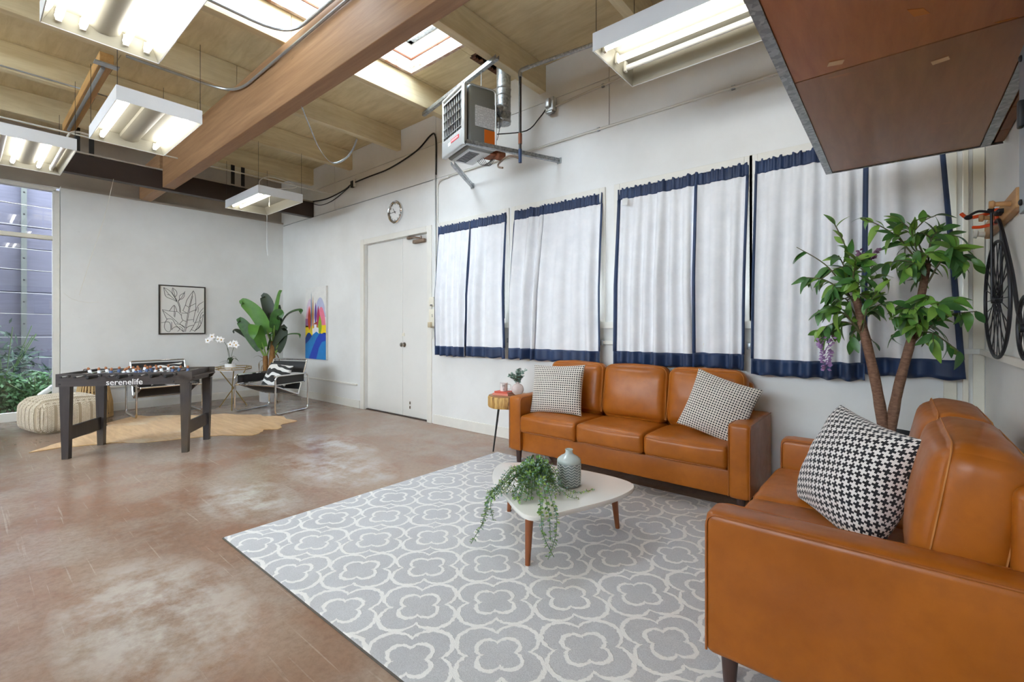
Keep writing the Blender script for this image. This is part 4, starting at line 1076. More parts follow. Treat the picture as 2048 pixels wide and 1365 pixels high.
# ---------------------------------------------------------------- log side table and what stands on it
ST = thing('side_table', 'log-slice side table with slim dark metal legs beside the sofa', 'side table', (-3.02, 3.57, 0))
def m_bark():
    t = NT('cut_log_rim'); v = t.mapping(t.coord('Object'), scale=(7, 7, 1.2)); f = t.noise(v, 3.2, 4, .6)
    return t.bsdf(t.ramp(f, [(.35, '#4d371f'), (.45, '#a87b3e'), (.62, '#d9b26a')]), .6, normal=t.bump(f, .4, .01))
M_bark = m_bark(); M_slab = m_ply('log_slice_top', '#a87a4c', '#8a5f38', (1, 3, 3), 4, .4)
def wav(r, z, a): return r * (1 + .03*sin(3*a + 1) + .025*sin(7*a))
g = G(); g.lathe([(.205, .445), (.212, .46), (.212, .545), (.205, .557)], n=48, fn=wav); g.build('log_rim', M_bark, ST, smooth=60)
g = G(); g.lathe([(.203, .552), (.203, .562), (.196, .565)], n=48, fn=wav); g.build('slab_top', M_slab, ST, smooth=60)
for k, a in enumerate((radians(238), radians(-20), radians(110))):
    g = G(); g.tube([(.17*cos(a), .17*sin(a), 0), (.11*cos(a), .11*sin(a), .447)], [.007, .012], 10); g.build('leg', M_black, ST)
zt = .565
def book(label, x, y, z, w_, d_, h_, rz, m):
    T = thing('book', label, 'book', (x, y, z), rz)
    g = G(); g.box(-w_/2 + .004, w_/2 - .003, -d_/2 + .003, d_/2 - .003, .003, h_ - .003); g.build('pages', mat('book_pages', '#e9ddcf', .8), T, smooth=0)
    g = G(); g.box(-w_/2, w_/2, -d_/2, d_/2, 0, .003); g.box(-w_/2, w_/2, -d_/2, d_/2, h_-.003, h_); g.box(-w_/2, w_/2, -d_/2 - .001, -d_/2 + .003, .003, h_-.003); g.build('cover', m, T, smooth=0)
    return T
book('lower pink book with striped edge on the log side table', -3.05, 3.515, zt, .18, .13, .020, radians(10), mat('pink_cover', '#d98a78', .5))
book('upper coral red book under the mug on the log side table', -3.045, 3.52, zt + .020, .16, .12, .018, radians(4), mat('coral_cover', '#cf5a44', .5))
MG = thing('mug', 'white mug with grey monogram on the coral book', 'mug', (-3.055, 3.525, zt + .038))
M_mug = mat('mug_glaze', '#ece6e2', .2, coat=.3)
g = G(); g.lathe([(.034, 0), (.038, .004), (.039, .078), (.0405, .082), (.037, .082), (.0355, .01), (.0, .008)], n=28); g.build('cup', M_mug, MG)
g = G(); g.tube(spline([(.036*.77, .036*.64, .066), (.062*.77, .062*.64, .064), (.070*.77, .070*.64, .042), (.058*.77, .058*.64, .018), (.037*.77, .037*.64, .02)], 5), .0045, 8); g.build('handle', M_mug, MG)
M_mono = mat('grey_print', '#6f6a66', .5)
me = text_mesh('M', .034, .0006, M_mono, 'monogram'); link('monogram', me, MG, (.64*.0398, -.77*.0398, .052), (radians(90), 0, radians(39.9)))
me = text_mesh('H', .020, .0006, M_mono, 'monogram'); link('monogram', me, MG, (.64*.0398, -.77*.0398, .02), (radians(90), 0, radians(39.9)))
EV = thing('eucalyptus_vase', 'round pale pink vase of eucalyptus sprigs on the log side table', 'vase', (-2.915, 3.575, zt))
g = G(); g.M = Matrix.Rotation(radians(39.9), 4, 'Z') @ Matrix.Translation((0, 0, .062)) @ Matrix.Rotation(radians(90), 4, 'X')
g.lathe([(.0, -.024), (.05, -.024), (.058, -.018), (.061, 0), (.058, .018), (.05, .024), (.0, .024)], n=32); g.build('disc_body', mat('blush_ceramic', '#d9cbc6', .5, var=.05, vscale=40), EV)
g = G(); g.lathe([(.018, .115), (.017, .135), (.013, .135), (.0, .13)], n=16); g.build('neck', bpy.data.materials['blush_ceramic'], EV)
M_euc = mat('eucalyptus', '#5d7a68', .5, col2='#8fa79d', vscale=40); rr = random.Random(4)
for k in range(9):
    a = rr.uniform(0, 6.28); r = rr.uniform(.03, .085); e = Vector((r*cos(a), r*sin(a), .15 + rr.uniform(.03, .11))); P = spline([(0,0,.125), (e.x*.3, e.y*.3, .16), e], 6)
    g = G(); g.tube(P, .0016, 5); sp = g.build('sprig', M_vine, EV)
    for p in P[3:]:
        for s in (1, -1):
            d = Vector((rr.uniform(-1,1), rr.uniform(-1,1), rr.uniform(-.1,.9))).normalized(); wv = d.orthogonal().normalized()*.012; c = p + d*.017
            q = G(); q._add([p, c - wv, p + d*.033, c + wv], [(0,1,2),(0,2,3)]); q._add([v + Vector((.0006,.0006,.0006)) for v in map(Vector, [p, c - wv, p + d*.033, c + wv])], [(2,1,0),(3,2,0)])
            q.build('leaf', M_euc, sp, smooth=0, recalc=False)
# ---------------------------------------------------------------- foosball table
FB = thing('foosball_table', 'dark wood foosball table standing on the cowhide', 'foosball table', (-5.962, 1.206, 0), radians(54.1))
M_fb = m_ply('charcoal_wood', '#3f3735', '#2b2524', (.8, 9, 9), 3.0, .45); M_fbl = m_ply('charcoal_wood_upright', '#3a3230', '#2a2423', (9, 9, .8), 3.0, .45)
zt0, zt1 = .685, .805
for s in (-1, 1):
    g = G(); y = s*.29
    prof = [(-.56, zt0), (.50, zt0), (.535, zt0 + .012), (.56, zt0 + .05), (.56, zt1), (-.56, zt1)]
    g.prism(prof, y - .011, y + .011, 'Y'); sp = g.build('side_panel', M_fb, FB, smooth=0)
    for x in (-.53, .40):
        q = G(); q.M = Matrix.Translation((x, y + s*.011, zt0 + .025)) @ Matrix.Rotation(radians(-90*s), 4, 'X'); q.lathe([(.009, 0), (.009, .003), (0, .005)], n=10); q.build('bolt', M_black, sp)
for x in (-.545, .50):
    g = G(); g.rbox((x, 0, (zt0+zt1)/2 + .005), (.022, .556, .11), .003, 1); g.build('end_panel', M_fb, FB, smooth=0)
g = G(); g.rbox((.545, 0, zt0 + .06), (.06, .55, .012), .003, 1); g.build('ball_tray', M_fb, FB, smooth=0)
g = G(); g.box(-.534, .489, -.279, .279, zt0 + .004, zt0 + .014); g.build('playing_field', mat('field_green', '#3f6b4a', .5), FB, smooth=0)
for sx in (-1, 1):
    for sy in (-1, 1):
        x, y = sx*.495, sy*.268
        g = G(); o = []
        for (z, w_) in ((0, .052), (.69, .085)):
            cx = x - sx*(.085 - w_)/2*.2; o += [(cx - w_/2, y - .026, z), (cx + w_/2, y - .026, z), (cx + w_/2, y + .026, z), (cx - w_/2, y + .026, z)]
        g._add(o, [(0,3,2,1),(4,5,6,7),(0,1,5,4),(1,2,6,5),(2,3,7,6),(3,0,4,7)]); g.build('leg', M_fbl, FB, smooth=0)
    g = G(); g.rbox((sx*.495, 0, .235), (.022, .49, .13), .003, 1); g.build('stretcher', M_fbl, FB, smooth=0)
M_rod = mat('rod_chrome', '#d2d2d0', .2, .9); M_skin = mat('player_head', '#a5673f', .6); M_shirtw = mat('player_white', '#e9eaee', .5); M_shirtd = mat('player_blue', '#4a5f86', .5); M_grip = mat('black_grip', '#141414', .6)
def player_mesh(shirt, nm):
    g = G(); g.rbox((0, 0, .004), (.026, .022, .058), .006, 2); g.rbox((0, .0, -.042), (.018, .022, .04), .004, 1)
    g.mi = 1; g.ball((0, 0, .046), (.0125, .0125, .016), 8, 6)
    return g.mesh(nm, [shirt, M_skin])
pm = [player_mesh(M_shirtw, 'player'), player_mesh(M_shirtd, 'player')]
for k, (n, team, grip, sl) in enumerate(((1, 0, 0, .02), (2, 0, 0, -.01), (3, 1, 1, .0), (5, 0, 0, .02), (5, 1, 1, -.02), (3, 0, 0, .01), (2, 1, 1, .0), (1, 1, 1, -.02))):
    x = -.455 + k*.125; z = .784
    g = G(); g.tube([(x, -.43 + sl, z), (x, .40 + sl, z)], .008, 8); R = g.build('rod', M_rod, FB)
    q = G()
    if grip: q.tube([(x, -.50 + sl, z), (x, -.49 + sl, z), (x, -.37 + sl, z), (x, -.36 + sl, z)], [.011, .018, .018, .011], 10)
    else: q.tube([(x, -.44 + sl, z), (x, -.425 + sl, z)], .009, 8)
    q.build('grip', M_grip, R)
    for s in (-1, 1):
        q = G(); q.tube([(x, s*.300, z), (x, s*.306, z)], .013, 10); q.build('bushing', M_grip, R)
    for j in range(n):
        y = (j - (n-1)/2) * (.10 if n > 3 else .14) + sl
        p = link('player', pm[team], R, (x, y, z), (rnd.uniform(-.5, .5) * (1 if k % 3 == 0 else .35), 0, radians(90))); p.rotation_euler = (0, rnd.uniform(-.5, .5), 0)
me = text_mesh('serenelife', .078, .0008, mat('white_lettering', '#eceae6', .5), 'lettering', .0006)
link('lettering', me, FB, (-.01, -.3022, zt0 + .030), (radians(90), 0, 0))

# ---------------------------------------------------------------- cowhide
pts = [(-6.60, .44), (-6.62, .66), (-6.56, .85), (-6.42, 1.12), (-6.26, 1.25), (-6.16, 1.45), (-6.00, 1.88), (-5.85, 2.02), (-5.70, 2.14), (-5.78, 2.28), (-5.90, 2.37), (-5.80, 2.47), (-5.86, 2.56), (-6.06, 2.66), (-6.10, 2.88), (-6.35, 2.84), (-6.62, 2.88), (-6.78, 2.72), (-6.97, 2.72), (-7.2, 2.52), (-7.42, 2.44), (-7.52, 2.18), (-7.7, 2.05), (-7.92, 1.85), (-8.0, 1.70), (-8.2, 1.60), (-8.05, 1.42), (-7.86, 1.24), (-7.6, 1.18), (-7.30, 1.04), (-7.1, .86), (-6.95, .70), (-6.80, .58)]
def m_hide():
    t = NT('cowhide'); co = t.coord('Object'); v = t.mapping(co, rot=(0, 0, radians(-40)), scale=(1.2, 9, 1)); f = t.noise(v, 2.2, 6, .6, .5); b = t.noise(co, 1.1, 4, .6)
    c = t.mix(t.ramp(f, [(.3, 0.0), (.72, 1.0)]), '#e3b877', '#c08c48')
    c = t.mix(t.ramp(b, [(.56, 0.0), (.72, .8)]), c, '#e9d8b8')
    return t.bsdf(c, .85, normal=t.bump(t.noise(t.mapping(co, scale=(40, 200, 1)), 1.0, 2, .5), .3, .003), sheen=.3)
sm = spline([(x, y, 0) for x, y in pts + pts[:1]], 3)[:-1]
rh = random.Random(3)
poly = [(p.x + rh.uniform(-.012, .012), p.y + rh.uniform(-.012, .012)) for p in sm]
g = G(); g.prism(poly, .0008, .0055); tag(g.build('cowhide_rug', m_hide(), smooth=0), 'tan cowhide rug lying under the foosball table', 'rug')

# ---------------------------------------------------------------- tubular armchairs
M_strap = mat('black_saddle_leather', '#211f1f', .45, var=.1, vscale=12)
def armchair(label, loc, rotz):
    T = thing('tubular_armchair', label, 'armchair', loc, rotz, 'chrome tube armchairs')
    r = .0125; xs = .385
    for s in (-1, 1):
        x = s*xs; g = G()
        P = arc_path([(x, 0, .0125), (x, .30, .0125), (x, .30, .55), (x, -.30, .55), (x, -.30, .0125), (x, 0, .0125)], .06, 5)
        g.tube(P, r, 10); g.build('side_loop', M_chrome, T)
        g = G(); xi = s*.33
        P = arc_path([(xi, -.27, .41), (xi, .17, .235), (xi, .335, .73)], .05, 5)
        g.tube(P, r, 10); g.build('seat_rail', M_chrome, T)
        g = G(); g.tube([(xi, -.25, .405), (x, -.30, .405)], r*.9, 8); g.tube([(xi, .28, .55), (x, .27, .55)], r*.9, 8); g.build('cross_stub', M_chrome, T)
        # arm strap
        g = G(); g.box(x - s*.035 - .003, x - s*.035 + .003, -.285, .255, .43, .535); g.build('arm_strap', M_strap, T, smooth=0)
        g = G(); g.tube([(x - s*.035, -.285, .545), (x - s*.035, .27, .545)], .0115, 8); g.build('arm_tube', M_chrome, T)
        g = G(); g.tube([(x - s*.035, -.28, .42), (x - s*.035, .27, .42)], .0095, 8); g.build('lower_arm_tube', M_chrome, T)
    g = G(); g.tube(arc_path([(-.33, .335, .70), (-.33, .34, .745), (.33, .34, .745), (.33, .335, .70)], .04, 5), r, 10); g.build('top_bar', M_chrome, T)
    g = G(); g.tube([(-.33, -.27, .41), (.33, -.27, .41)], r, 10); g.tube([(-.33, .17, .238), (.33, .17, .238)], r, 10); g.build('cross_bar', M_chrome, T)
    def sling(name, p0, p1, sag, nrm):
        g = G()
        def f(u, v):
            y = p0[0] + (p1[0]-p0[0])*v; z = p0[1] + (p1[1]-p0[1])*v; k = sag * 4*v*(1-v) if True else 0
            return (-.325 + .65*u, y + nrm[0]*k, z + nrm[1]*k)
        g.grid(f, 6, 10, (nrm[0]*.006, 0, nrm[1]*.006) if False else (0, nrm[0]*.006, nrm[1]*.006)); g.build(name, M_strap, T)
    sling('seat_sling', (-.262, .425), (.16, .255), .025, (-.35, -.9))
    sling('back_strap', (.285, .55), (.337, .715), .012, (.95, -.2))
    sling('lumbar_strap', (.205, .31), (.245, .44), .012, (.95, -.2))
    return T
armchair('chrome tube armchair with black straps in the corner by the banana plant', (-7.16, 2.99, 0), radians(20))
armchair('chrome tube armchair with black straps behind the foosball table', (-8.20, 1.92, 0), radians(90))
def m_abstract(ofs):
    t = NT('black_white_abstract'); v = t.mapping(t.coord('UV'), loc=(ofs, 0, 0), scale=(1.0, .8, 1))
    wv = t.n('ShaderNodeTexWave', wave_type='RINGS'); t.put(wv.inputs['Vector'], v); wv.inputs['Scale'].default_value = 1.6; wv.inputs['Distortion'].default_value = 7.0; wv.inputs['Detail'].default_value = 1.0; wv.inputs['Detail Scale'].default_value = 1.2
    return t.bsdf(t.ramp(wv.outputs[0], [(.44, '#e9e7e4'), (.47, '#2a2a2a')]), .9, sheen=.2)
M_abs = m_abstract(.3)
place_pillow('black and white abstract pillow on the corner armchair', pillow_mesh(.46, .40, .15, [M_abs, M_abs], 2.2), (-7.19, 3.07, .50), radians(20), radians(-24), radians(6))
place_pillow('black and white abstract pillow on the armchair behind the foosball table', pillow_mesh(.44, .38, .14, [M_abs, M_abs], 5.2), (-8.33, 1.98, .52), radians(90), radians(-22), radians(-4))

# ---------------------------------------------------------------- knitted pouf
PF = thing('knitted_pouf', 'cream cable-knit pouf on the floor by the tall window', 'pouf', (-7.925, .81, 0), radians(11.5))
M_knit = mat('cream_knit_base', '#a8987f', .95, bump=.4, bscale=150); M_knit2 = mat('cream_yarn', '#dccfba', .95, col2='#cbbca3', vscale=40, bump=.3, bscale=300, sheen=.3)
g = G(); W_, D_, H_ = .67, .60, .37
g.rbox((0, 0, H_/2), (W_, D_, H_), .085, 10, 56, (.035, .035, .05))
from mathutils.bvhtree import BVHTree
bvh = BVHTree.FromPolygons(g.v, g.f)
g.build('knit_cover', M_knit, PF, smooth=180)
g = G()     # chunky V stitches in ribs, laid on the cover
def stitch(org, d, right, up):
    h = bvh.ray_cast(Vector(org), Vector(d))
    if h[0] is None: return
    p, nrm = h[0], h[1]
    rt = (right - nrm*right.dot(nrm)).normalized(); u = (up - nrm*up.dot(nrm)).normalized()
    for s_ in (-1, 1):
        g.tube([p + rt*s_*.012 + u*.011 + nrm*.001, p + rt*s_*.006 + nrm*.0055, p - u*.011 + nrm*.001], [.0042, .0058, .0040], 5, caps=False)
X_, Y_, Z_ = Vector((1,0,0)), Vector((0,1,0)), Vector((0,0,1))
for k in range(-12, 13):
    if k % 4 == 2: continue
    t = k*.027
    for r in range(17):
        z = .03 + r*.0195; sh = .010*(k % 2)
        stitch((t, -2, z + sh), (0, 1, 0), X_, Z_)
        if abs(t) < .29: stitch((2, t, z + sh), (-1, 0, 0), Y_, Z_)
    for r in range(-14, 15):
        y = r*.0205
        if abs(t) < .33: stitch((t, y + .010*(k % 2), 2), (0, 0, -1), X_, Y_)
tag(g.build('knit_stitches', M_knit2, PF, smooth=180, recalc=False), kind='stuff')

# ---------------------------------------------------------------- bamboo lantern behind the pouf
LT = thing('bamboo_lantern', 'slatted bamboo lantern on the floor between pouf and armchair', 'lantern', (-8.55, 1.19, 0))
M_bam = mat('bamboo', '#c9a873', .6, var=.12, vscale=12, stretch=(5, 5, .6)); M_bamd = mat('dark_bamboo_ring', '#4d3524', .6)
for k in range(30):
    a = 2*pi*k/30; P = [(.20*cos(a), .20*sin(a), 0), (.195*cos(a), .195*sin(a), .2), (.15*cos(a), .15*sin(a), .46), (.13*cos(a), .13*sin(a), .62)]
    g = G(); g.tube(P, [.013, .013, .011, .009], 5); g.build('slat', M_bam, LT)
for z, r in ((.05, .198), (.22, .188), (.36, .165), (.60, .134)):
    g = G(); g.tube([(r*cos(2*pi*i/28), r*sin(2*pi*i/28), z) for i in range(28)], .006, 6, closed=True); g.build('hoop', M_bamd, LT)
g = G(); g.tube(spline([(-.10, -.09, .60), (-.09, -.08, .66), (0, 0, .645), (.09, .08, .66), (.10, .09, .60)], 5), .007, 6); g.build('handle', M_bamd, LT)

# ---------------------------------------------------------------- gold tray table and orchid
GT = thing('tray_table', 'small gold tray table with crossed legs between the armchairs', 'side table', (-7.88, 2.71, 0))
M_gold = mat('brushed_gold', '#b59a5e', .3, .85); M_marb = mat('white_tray', '#e6e2dd', .25)
R_o = .245; oct_ = [(R_o*cos(radians(22.5 + 45*i)), R_o*sin(radians(22.5 + 45*i))) for i in range(8)]
g = G(); g.prism(oct_, .585, .597); g.build('tray', M_marb, GT, smooth=0)
for z in (.60, .632):
    g = G(); g.tube([(x, y, z) for x, y in oct_], .006, 6, closed=True); g.build('rail', M_gold, GT)
for (x, y) in oct_:
    g = G(); g.tube([(x, y, .59), (x, y, .632)], .005, 6); g.build('post', M_gold, GT)
for (fx_, fy_) in ((-8.086, 2.59), (-7.612, 2.60), (-7.956, 2.937)):
    f = Vector((fx_ + 7.88, fy_ - 2.71, 0)); t = Vector((-f.x, -f.y, 0)).normalized()*.215; t.z = .586
    mid = f.lerp(t, .48) + Vector((f.y, -f.x, 0)).normalized()*.012
    g = G(); g.tube([f, mid, t], .0075, 8); g.build('leg', M_gold, GT)
OR = thing('orchid', 'white orchid in a white pot on the gold tray table', 'orchid', (-7.90, 2.68, .597))
g = G(); g.lathe([(.055, 0), (.07, .008), (.078, .06), (.072, .085), (.064, .085), (.06, .07), (0, .068)], n=24); g.build('pot', mat('white_pot', '#e4e2de', .45), OR)
M_ol = mat('orchid_leaf', '#3a4f2c', .45, var=.2, vscale=20); M_of = mat('orchid_petal', '#f1efee', .6); M_oc = mat('orchid_centre', '#c9a04a', .6)
def blade(g, pts, width, fold=.25, n=7, tip=.6, up=Vector((0,0,1)), start=.15):
    """leaf blade along a midrib, double sided with small thickness"""
    P = spline(pts, n); m = len(P)
    rows = []
    for i, p in enumerate(P):
        t = i/(m-1); a = P[max(0,i-1)]; b = P[min(m-1,i+1)]; tg = (b-a).normalized()
        sd = tg.cross(up)
        sd = sd.normalized() if sd.length > 1e-4 else Vector((1,0,0)); nn = sd.cross(tg)
        w_ = width * max(.03, (sin(pi*(start + (1-start)*t)**tip)))
        rows.append((p, sd*w_, nn))
    for off in (0, .0012):
        vs = []; fs = []
        for (p, sd, nn) in rows:
            d = nn*off
            vs += [p - sd + nn*fold*sd.length + d, p + d, p + sd + nn*fold*sd.length + d]
        for i in range(m-1):
            q = [(3*i, 3*i+1, 3*i+4, 3*i+3), (3*i+1, 3*i+2, 3*i+5, 3*i+4)]
            fs += q if off else [tuple(reversed(z)) for z in q]
        g._add(vs, fs)
for k, (a, l, h) in enumerate(((200, .17, .02), (250, .15, .05), (30, .15, .09), (80, .10, .12), (320, .12, .10), (150, .13, .10), (215, .20, -.02))):
    a = radians(a); d = Vector((cos(a), sin(a), 0)); g = G()
    blade(g, [(0,0,.075), d*l*.4 + Vector((0,0,.075+h)), d*l + Vector((0,0,.075 + h*.5))], .016 if k < 6 else .009); g.build('leaf', M_ol, OR, smooth=180, recalc=False)
R3 = Vector((.767, .6415, 0))
st = [[(0,0,.07), R3*-.02 + Vector((0,0,.25)), R3*-.10 + Vector((0,0,.42)), R3*-.26 + Vector((0,0,.47))], [(0,0,.07), R3*.02 + Vector((0,0,.22)), R3*.06 + Vector((0,0,.36)), R3*.09 + Vector((0,0,.40))], [(0,0,.07), R3*-.03 + Vector((0,0,.22)), R3*-.05 + Vector((0,0,.34))]]
for s_ in st: g = G(); g.tube(spline(s_, 6), .003, 6); g.build('stem', M_ol, OR)
def flower(c, sz, k):
    g = G(); fwd = Vector((.64, -.77, .1)).normalized(); a1 = fwd.orthogonal().normalized(); a2 = fwd.cross(a1)
    for i in range(5):
        an = 2*pi*i/5 + k; d = a1*cos(an) + a2*sin(an)
        blade(g, [c, c + d*sz*.5 + fwd*.012, c + d*sz], sz*.36, .1, 3, .8, fwd)
    g.mi = 1; g.ball(tuple(c + fwd*.012), (.010, .010, .012), 6, 5); g.build('flower', [M_of, M_oc], OR, smooth=180, recalc=False)
for (dx, z, k) in ((-.30, .475, 0), (-.25, .50, 1), (-.20, .46, 2), (-.14, .45, .5), (-.335, .44, 1.4), (-.02, .38, .3), (.04, .385, 2), (.09, .40, .8), (.115, .37, 1.2)):
    flower(R3*dx + Vector((0,0,z)) + Vector((.02*sin(k*5), .02*cos(k*3), 0)), .055, k)

# ---------------------------------------------------------------- banana plant
BP = thing('banana_plant', 'tall banana plant with broad leaves in a white cylinder pot in the corner', 'potted plant', (-8.12, 3.33, 0))
g = G(); g.lathe([(.13, 0), (.135, .01), (.135, .27), (.12, .27), (.118, .24), (0, .235)], n=32); g.build('pot', mat('matte_white_pot', '#dcdcdc', .6), BP)
M_trk = mat('banana_trunk', '#a97b45', .8, col2='#6f4a26', vscale=9, stretch=(5, 5, 1), bump=.5, bscale=30); M_bl = mat('banana_leaf', '#3f6d2c', .4, col2='#28481f', vscale=5, stretch=(2, 2, 2), bump=.1); M_bl2 = mat('banana_leaf_light', '#5c8f35', .4, col2='#447327', vscale=5); M_bd = mat('banana_leaf_dark', '#33422b', .45, col2='#222f1e', vscale=5); M_pet = mat('banana_petiole', '#7fa04e', .5); M_dry = mat('dry_leaf', '#7a6443', .8, var=.2, vscale=20)
def W3(px_, py_, dep=0.0):
    """offset from the pot in the plane facing the sitting area, in hundredths read off a sketch"""
    return R3*((px_ - 528)/119.0) + Vector((0, 0, 1.25 + (654 - py_)/119.0)) + Vector((.64, -.77, 0))*dep
for (a, b, r0, r1) in (((531, 790), (538, 683), .055, .042), ((523, 792), (522, 712), .05, .036)):
    A = W3(*a); A.z = .2; B = W3(*b); g = G(); P = [A.lerp(B, i/8) for i in range(9)]
    g.tube(P, [r0 + (r1-r0)*i/8 + .004*(i % 2) for i in range(9)], 12); g.build('trunk', M_trk, BP)
LV = [  # start, mid, tip (sketch units), half width, material, depth at tip
    ((538, 690), (541, 640), (552, 583), .055, M_bl2, .0, .55), ((540, 688), (560, 640), (597, 622), .075, M_bl, .12, .35),
    ((537, 690), (530, 630), (512, 592), .10, M_bd, -.12, .5), ((536, 690), (520, 640), (489, 606), .11, M_bl2, .15, .4),
    ((535, 690), (512, 640), (481, 613), .06, M_bl, -.05, .4), ((522, 715), (505, 680), (479, 642), .10, M_bl, .1, .4),
    ((521, 715), (500, 685), (462, 661), .06, M_bd, .0, .4), ((524, 715), (515, 655), (517, 668), .10, M_bl2, .28, .35),
    ((539, 690), (548, 640), (565, 630), .10, M_bl, .2, .5), ((540, 712), (552, 690), (563, 657), .11, M_bd, .05, .4),
    ((541, 705), (560, 675), (594, 669), .035, M_bl, .1, .4), ((537, 690), (536, 650), (527, 632), .09, M_bd, -.05, .5), ((524, 713), (535, 690), (541, 668), .07, M_bl, .12, .5), ((538, 690), (542, 660), (536, 612), .07, M_bd, -.18, .5)]
for (a, b, c, wd, m, dep, pf) in LV:
    A, B, C_ = W3(*a), W3(*b, dep*.5), W3(*c, dep); P = spline([A, B, C_], 8); cut = int(len(P)*pf*.6)
    g = G(); g.tube(P[:cut+2], [.012]*(cut+2), 6); lf = g.build('petiole', M_pet, BP)
    g = G(); up = Vector((.25, -.35, 1)).normalized()
    Q = P[cut:]; ext = Q[-1] + (Q[-1] - Q[-4])*.25 - Vector((0, 0, .07))
    blade(g, [Q[0], Q[len(Q)//2], Q[-1], ext], wd, .3, 6, .75, Vector((.75, -.75, .35)).normalized() if wd > .08 else up); g.build('leaf', m, BP, smooth=180, recalc=False)
for (a, b, c) in (((522, 720), (512, 725), (514, 748)), ((524, 722), (510, 712), (501, 716)), ((535, 700), (548, 712), (556, 730)), ((520, 730), (517, 735), (516, 760))):
    g = G(); blade(g, [W3(*a), W3(*b, .03), W3(*c, .06)], .014, .2, 5); g.build('dry_leaf', M_dry, BP, smooth=180, recalc=False)

# ---------------------------------------------------------------- pictures
PI = thing('framed_print', 'black framed line drawing of leaves on the end wall', 'picture', (XL, 2.325, 1.522))
M_frm = mat('black_frame', '#2e2822', .4); M_canv = mat('white_canvas', '#dedcd6', .8, bump=.05, bscale=200)
hw, hh = .318, .392
for bx in ((-hw, -hw + .018, -hh, hh), (hw - .018, hw, -hh, hh), (-hw + .018, hw - .018, -hh, -hh + .018), (-hw + .018, hw - .018, hh - .018, hh)):
    g = G(); g.box(0, .035, bx[0], bx[1], bx[2], bx[3]); g.build('frame_bar', M_frm, PI, smooth=0)
g = G(); g.box(.004, .024, -hw + .018, hw - .018, -hh + .018, hh - .018); g.build('canvas', M_canv, PI, smooth=0)
M_ink = mat('ink_line', '#2b2a28', .6)
# strokes in a 1000 x 1100 drawing grid measured on the print (x right, y down)
ST_ = [[(75,35),(100,190),(150,260),(260,300),(370,360)], [(75,35),(210,110),(300,230),(370,350)], [(75,40),(200,200),(360,340)], [(150,190),(220,210)], [(270,30),(260,140),(310,230),(370,330)], [(270,30),(355,110),(365,190),(330,240)], [(280,60),(330,240)],
 [(540,130),(430,210),(420,290),(390,350)], [(540,130),(530,220),(480,285),(430,290)], [(550,100),(470,250),(400,340)], [(375,360),(420,480),(430,600)], [(400,350),(440,480),(450,620)],
 [(745,75),(600,290),(560,420),(500,560)], [(745,75),(790,200),(800,480),(760,700),(745,830)], [(740,90),(640,480),(590,760),(530,1060)], [(730,200),(660,500),(610,780),(560,1060)], [(560,430),(640,480)], [(650,460),(795,380)], [(500,560),(600,620)], [(640,600),(800,530)], [(600,780),(740,770)], [(470,620),(610,620)],
 [(470,640),(470,720),(500,780),(580,820)], [(430,870),(500,790)], [(430,870),(530,960)], [(570,980),(640,930),(755,900)],
 [(45,545),(110,700),(140,760)], [(45,545),(230,580),(380,590),(460,670)], [(60,570),(250,720),(400,860)], [(200,570),(305,440),(370,590)], [(305,440),(310,560),(300,700)], [(330,600),(320,720)], [(140,760),(260,770),(340,900),(430,980),(520,1060)], [(150,760),(100,860),(90,960),(140,1040),(210,1050),(230,930),(180,830),(20,850)], [(250,830),(250,1020)], [(250,1000),(330,940),(400,960),(420,1010),(380,1050)], [(420,930),(490,980),(510,1060)], [(350,870),(470,900),(560,970)], [(430,980),(500,1050)],
 [(985,330),(860,420),(800,560)], [(985,480),(880,620),(780,860),(700,1000),(660,1060)], [(985,640),(900,740),(930,620),(985,580)], [(860,470),(850,600)], [(760,850),(870,820)], [(985,640),(930,860),(830,1000),(770,1040)], [(780,1050),(860,900),(900,740)], [(700,1010),(780,1050)], [(900,780),(920,880),(860,980),(790,1010)]]
g = G()
for s_ in ST_:
    P = spline([(.0255, -hw + .018 + (x/1000)*(2*hw - .036), hh - .018 - (y/1090)*(2*hh - .036)) for x, y in s_], 6); g.tube(P, .0028, 4)
g.build('drawn_lines', M_ink, PI)
PA = thing('canvas_painting', 'tall bright canvas of blue hills and coloured cypress trees by the corner', 'painting', (-7.62, YB - .006, 1.315))
hw, hh = .352, .615
M_edge = mat('canvas_edge', '#dcdad5', .8)
g = G(); g.box(-hw, hw, -.032, 0, -hh, hh); g.build('canvas', M_edge, PA, smooth=0)
def flat(col, poly, lev, nm):
    g = G(); g.prism([(-hw + min(1, max(0, x))*2*hw, hh - y*2*hh) for x, y in poly], -.0325 - lev*.0004, -.0321 - lev*.0004, 'Y')
    key = 'paint_' + col.lstrip('#'); m = bpy.data.materials.get(key) or mat(key, col, .6, var=.06, vscale=14); g.build(nm, m, PA, smooth=0)
def hump(x0, x1, yt, yb, n=9): return [(x0, yb)] + [(x0 + (x1-x0)*i/n, yb - (yb-yt)*sin(pi*i/n)**.6) for i in range(n+1)] + [(x1, yb)]
def cyp(x, yt, yb, w_): return [(x + w_*s*sin(pi*t)**.8*(.5+.5*t), yt + (yb-yt)*t) for s, ts in ((1, [i/10 for i in range(11)]), (-1, [1-i/10 for i in range(11)])) for t in ts]
